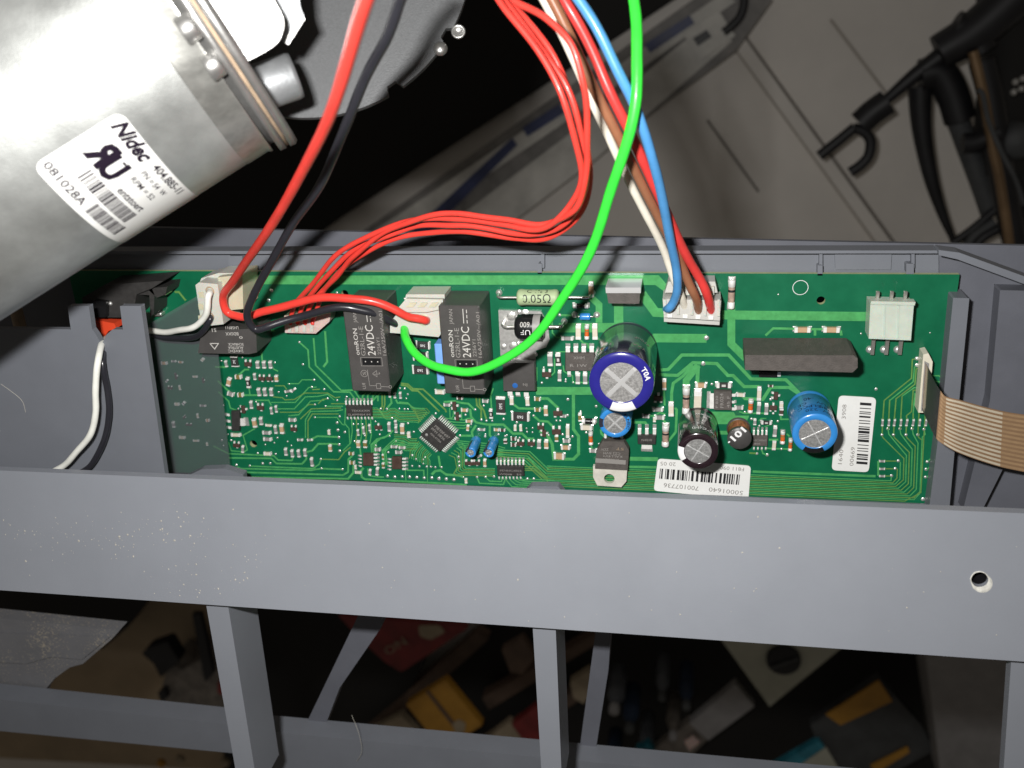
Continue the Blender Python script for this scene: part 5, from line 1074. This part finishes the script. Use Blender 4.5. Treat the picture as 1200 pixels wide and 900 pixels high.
# black stand on the right
q = crom([at(x, y, ZB+110) for x, y in [(958, 184), (1000, 150), (1040, 116), (1100, 62), (1170, 5), (1230, -50)]], 6)
bs = thing('folding_stand', 'black folding metal stand with hook, curved arm and brassy tube at the upper right', 'stand', q[0])
def sp(name, pts, r, mn, up=110):
    q = crom([at(x, y, ZB+up) for x, y in pts], 6); m = MB()
    rr = [r[0]+(r[1]-r[0])*i/(len(q)-1) for i in range(len(q))] if isinstance(r, tuple) else r
    m.tube(q, rr, mn, n=14); return part(m, name, bs)
sp('hook_arm', [(960, 183), (985, 163), (1002, 149)], 5, 'black'); sp('hook', [(1000, 150), (1012, 154), (1020, 165), (1018, 182), (1008, 194), (996, 202)], 5, 'black')
sp('grip', [(1008, 145), (1022, 132), (1040, 119)], 12, 'black', 116); sp('rod', [(1035, 120), (1070, 90), (1110, 60)], (4.5, 9), 'black')
sp('clamp', [(1118, 30), (1140, 40), (1150, 60)], 13, 'black', 120); sp('rod', [(1100, 62), (1150, 30), (1230, -45)], (16, 20), 'black', 120)
sp('curved_arm', [(1078, 100), (1080, 150), (1090, 205), (1104, 250), (1120, 288)], (11, 2.5), 'black', 100)
sp('bracket_tube', [(1100, 95), (1118, 130), (1135, 175), (1150, 215), (1162, 250)], 10, 'darkgrey', 90); sp('bracket_tube', [(1078, 88), (1100, 85), (1115, 108), (1125, 140)], 14, 'black', 105)
sp('brass_tube', [(1140, 60), (1152, 110), (1163, 170), (1174, 225), (1186, 310)], 4.5, 'bronze', 134); sp('dark_tube', [(1150, 70), (1162, 120), (1172, 190), (1184, 260), (1200, 330)], 11, 'black', 120)
sp('joint', [(1128, 168), (1145, 166), (1170, 155)], 9, 'black', 125); sp('cross_rod', [(1115, 286), (1140, 268), (1166, 246)], 4, 'black', 100); sp('cross_rod', [(1128, 300), (1140, 278), (1166, 260)], 5, 'darkgrey', 104); sp('cross_rod', [(1136, 300), (1150, 280), (1170, 268)], 4.5, 'black', 108)
sp('upright', [(1180, -20), (1185, 60), (1178, 130), (1172, 200)], 26, 'matblack', 80); sp('upright', [(1210, 40), (1195, 120), (1200, 220), (1205, 330)], 18, 'matblack', 80)
sp('cable', [(1146, 105), (1152, 112), (1158, 140), (1172, 175), (1190, 210), (1200, 240)], 2.2, 'darkgrey', 145)
for x, y in ((1190, 96), (1197, 104), (1188, 108), (1199, 92)):
    m = MB(); p = at(x, y, ZB+150); m.lathe(p, [(3, 0), (2, 2), (.01, 2.6)], 'cast', n=10); part(m, 'screw', bs)
m = MB(); p = at(1190, 165, ZB+120); m.lathe(p, [(16, -10), (16, 6), (10, 12), (.01, 13)], 'darkgrey', n=20); part(m, 'knob', bs)
# things seen through the lattice below
bp('brown_board', 'plain brown board on the floor seen through the lower left opening', 'board', [(-150, 640), (280, 640), (300, 905), (-150, 880)], 40, 20, 'brownfloor')
bp('black_case', 'long black case seen just under the bar at the far left', 'case', [(-150, 640), (230, 640), (175, 700), (150, 735), (120, 760), (-150, 750)], 95, 30, 'matblack')
toy = bp('work_light', 'dark blurry work light with black cap seen in the lower left opening', 'work light', [(196, 778), (212, 786), (240, 770), (262, 790), (285, 860), (200, 850), (188, 815)], 110, 60, 'toy', r=8)
bpart(toy, 'cap', [(166, 766), (172, 760), (196, 752), (210, 775), (200, 784), (188, 794), (180, 778)], 130, 20, 'black', r=3); bpart(toy, 'foot', [(185, 812), (192, 808), (196, 818), (188, 822)], 120, 20, 'black')
bpart(toy, 'cable', [(225, 720), (235, 720), (250, 790), (240, 800)], 118, 8, 'black'); bpart(toy, 'red_switch', [(255, 800), (262, 800), (262, 815), (255, 812)], 125, 10, 'redpack')
bp('black_backdrop', 'black cloth seen in the second lattice opening', 'backdrop', [(262, 640), (470, 640), (500, 770), (430, 905), (262, 905)], 60, 10, 'matblack')  # plain black sheet added to cover the pale floor in this opening
sh = bp('shelf_board', 'dark brown shelf running diagonally behind the lattice', 'shelf', [(400, 880), (560, 740), (680, 650), (1300, 640), (1300, 980), (380, 980)], 30, 20, 'matblack')
for l in ([(415, 862), (560, 742), (572, 750), (428, 876)], [(565, 818), (700, 742), (704, 752), (573, 832)], [(550, 880), (690, 800), (694, 812), (558, 895)]): bpart(sh, 'shelf_edge', l, 60, 20, 'shelf')
pk_ = bp('red_packet', 'crumpled dark red packet behind the diagonal rib', 'packet', [(395, 720), (550, 735), (520, 755), (470, 788), (450, 775), (425, 752)], 120, 12, 'redpack', r=5)
bpart(pk_, 'round_print', [(490, 733), (515, 733), (522, 741), (505, 750), (492, 746)], 121.5, 1, 'beigebox', r=4)
t = MB(); tpx(t, 'ON', (455, 768), (478, 754), 10, ZB+122, 'beigebox'); WORG.setdefault(pk_.name, ORG[pk_.name]); part(t, 'printed_marking', pk_)
yb = bp('yellow_box', 'yellow cardboard box with a faded round mark on the shelf', 'box', [(476, 826), (522, 797), (565, 850), (518, 879)], 130, 12, 'yellowbox')
bpart(yb, 'round_mark', [(530, 848), (538, 843), (546, 848), (544, 858), (534, 860)], 131.5, 1, 'beigebox', r=3)
bpart(yb, 'lid_seam', [(499, 811), (502, 809), (545, 862), (541, 865)], 131.2, 1, 'shelf')
bp('beige_box', 'beige box right of the yellow box', 'box', [(545, 885), (597, 846), (616, 872), (600, 905), (556, 905)], 125, 12, 'beigebox')
bp('beige_box', 'low beige box left of the yellow box', 'box', [(420, 865), (470, 838), (490, 860), (470, 890), (430, 890)], 90, 12, 'beigebox')
bp('brown_carton', 'dark brown carton above the yellow box', 'carton', [(588, 762), (612, 748), (628, 770), (612, 790), (598, 788)], 120, 12, 'shelf'); bp('brown_carton', 'dark brown carton right of the beige box', 'carton', [(600, 850), (632, 825), (640, 870), (622, 880)], 125, 12, 'redpack')
bp('tan_carton', 'tan carton between the two thin ribs', 'carton', [(668, 800), (690, 786), (698, 800), (684, 825), (672, 818)], 120, 12, 'beigebox')
i = 0
for (x, y, r_, mn, lab) in ((725, 785, 14, 'bottle', 'grey capped bottle nearest the bar'), (742, 806, 13, 'bluething', 'blue-grey jar beside the right thin rib'), (760, 838, 12, 'bottle', 'grey bottle in the middle of the dark crate'), (778, 770, 10, 'bottle', 'small bottle just under the bar'), (790, 815, 11, 'toy', 'brownish jar in the dark crate'), (805, 780, 11, 'bluething', 'bluish jar right of the small bottle'), (722, 858, 12, 'bluething', 'dark blue tin near the bottom rail'), (770, 868, 10, 'bottle', 'lower grey bottle beside the blue tin')):
    m = MB(); p = at(x, y, ZB+60); r_ *= 0.8
    m.lathe(p, [(.01, 0), (r_, 0), (r_, 50), (r_*.5, 62), (r_*.5, 70)], mn, n=20); ob = solo(m, 'bottle', lab, 'bottle', o=p, group='bottles and jars behind the lattice')
    WORG.setdefault(ob.name, ORG[ob.name]); m = MB(); m.lathe(p, [(r_*.58, 68), (r_*.58, 78), (.01, 79)], 'darkgrey' if i % 2 else 'greybox', n=16); part(m, 'cap', ob); i += 1
wb = bp('white_box', 'off-white box with a big round black knob, under the bar at the right', 'box', [(838, 740), (1000, 748), (902, 828)], 140, 50, 'whitebox')
m = MB(); p = at(918, 771, ZB+140); m.lathe(p, [(19, 0), (19, 6), (17, 8), (.01, 8)], 'black', n=28); WORG.setdefault(wb.name, ORG[wb.name]); kn = part(m, 'knob', wb); m = MB(); m.box((p.x, p.y, p.z+9.5), (34, 3, 3), 'darkgrey', rz=0.5); part(m, 'pointer', kn)
bp('grey_box', 'grey flat box below the off-white box', 'box', [(808, 848), (862, 802), (884, 828), (830, 868)], 125, 12, 'greybox')
bp('spotted_box', 'dark printed box with a pink corner at the lower right', 'box', [(762, 882), (808, 846), (828, 868), (790, 905), (770, 905)], 120, 12, 'toy'); bp('pink_tag', 'small pink tag beside the dark printed box', 'tag', [(802, 870), (812, 863), (820, 870), (808, 880)], 125, 3, 'nylonpink')
bp('teal_packet', 'teal packet at the bottom edge', 'packet', [(745, 880), (760, 872), (778, 900), (750, 912)], 125, 12, 'tealthing'); bp('teal_strip', 'bright teal strip at the bottom right', 'strip', [(905, 900), (960, 868), (966, 876), (925, 905)], 125, 10, 'tealthing')
bp('white_paper', 'white sheet at the bottom right below the teal strip', 'paper', [(925, 905), (968, 876), (985, 905)], 122, 3, 'whitebox')
dp_ = bp('dark_tool_case', 'dark tool case with yellow label patches behind the lower right', 'tool case', [(950, 850), (1030, 795), (1080, 850), (1095, 880), (1010, 925), (970, 905)], 118, 12, 'darkgrey')
bpart(dp_, 'yellow_patch', [(968, 838), (1030, 798), (1046, 822), (985, 850)], 122, 3, 'yellowbox'); bpart(dp_, 'yellow_patch', [(1020, 898), (1064, 876), (1066, 882), (1028, 905)], 122, 3, 'yellowbox')
bp('grey_carton', 'plain grey carton standing at the far lower right', 'carton', [(1085, 770), (1190, 770), (1175, 930), (1105, 930)], 170, 80, 'greybox')
for k, (x, y) in enumerate(((190, 893), (212, 888), (265, 892))):
    m = MB(); p = at(x, y, ZB+90); m.lathe(p, [(.01, 0), (7, 0), (6, 6), (.01, 8)], 'yellowbox' if k == 0 else 'beigebox', n=14); solo(m, 'knob', ['round yellow knob at the very bottom left', 'small tan knob right of the yellow one', 'small tan knob beside the sloping rib'][k], 'knob', o=p)
for o in bpy.data.objects:
    if '_o' in o.keys(): del o['_o']
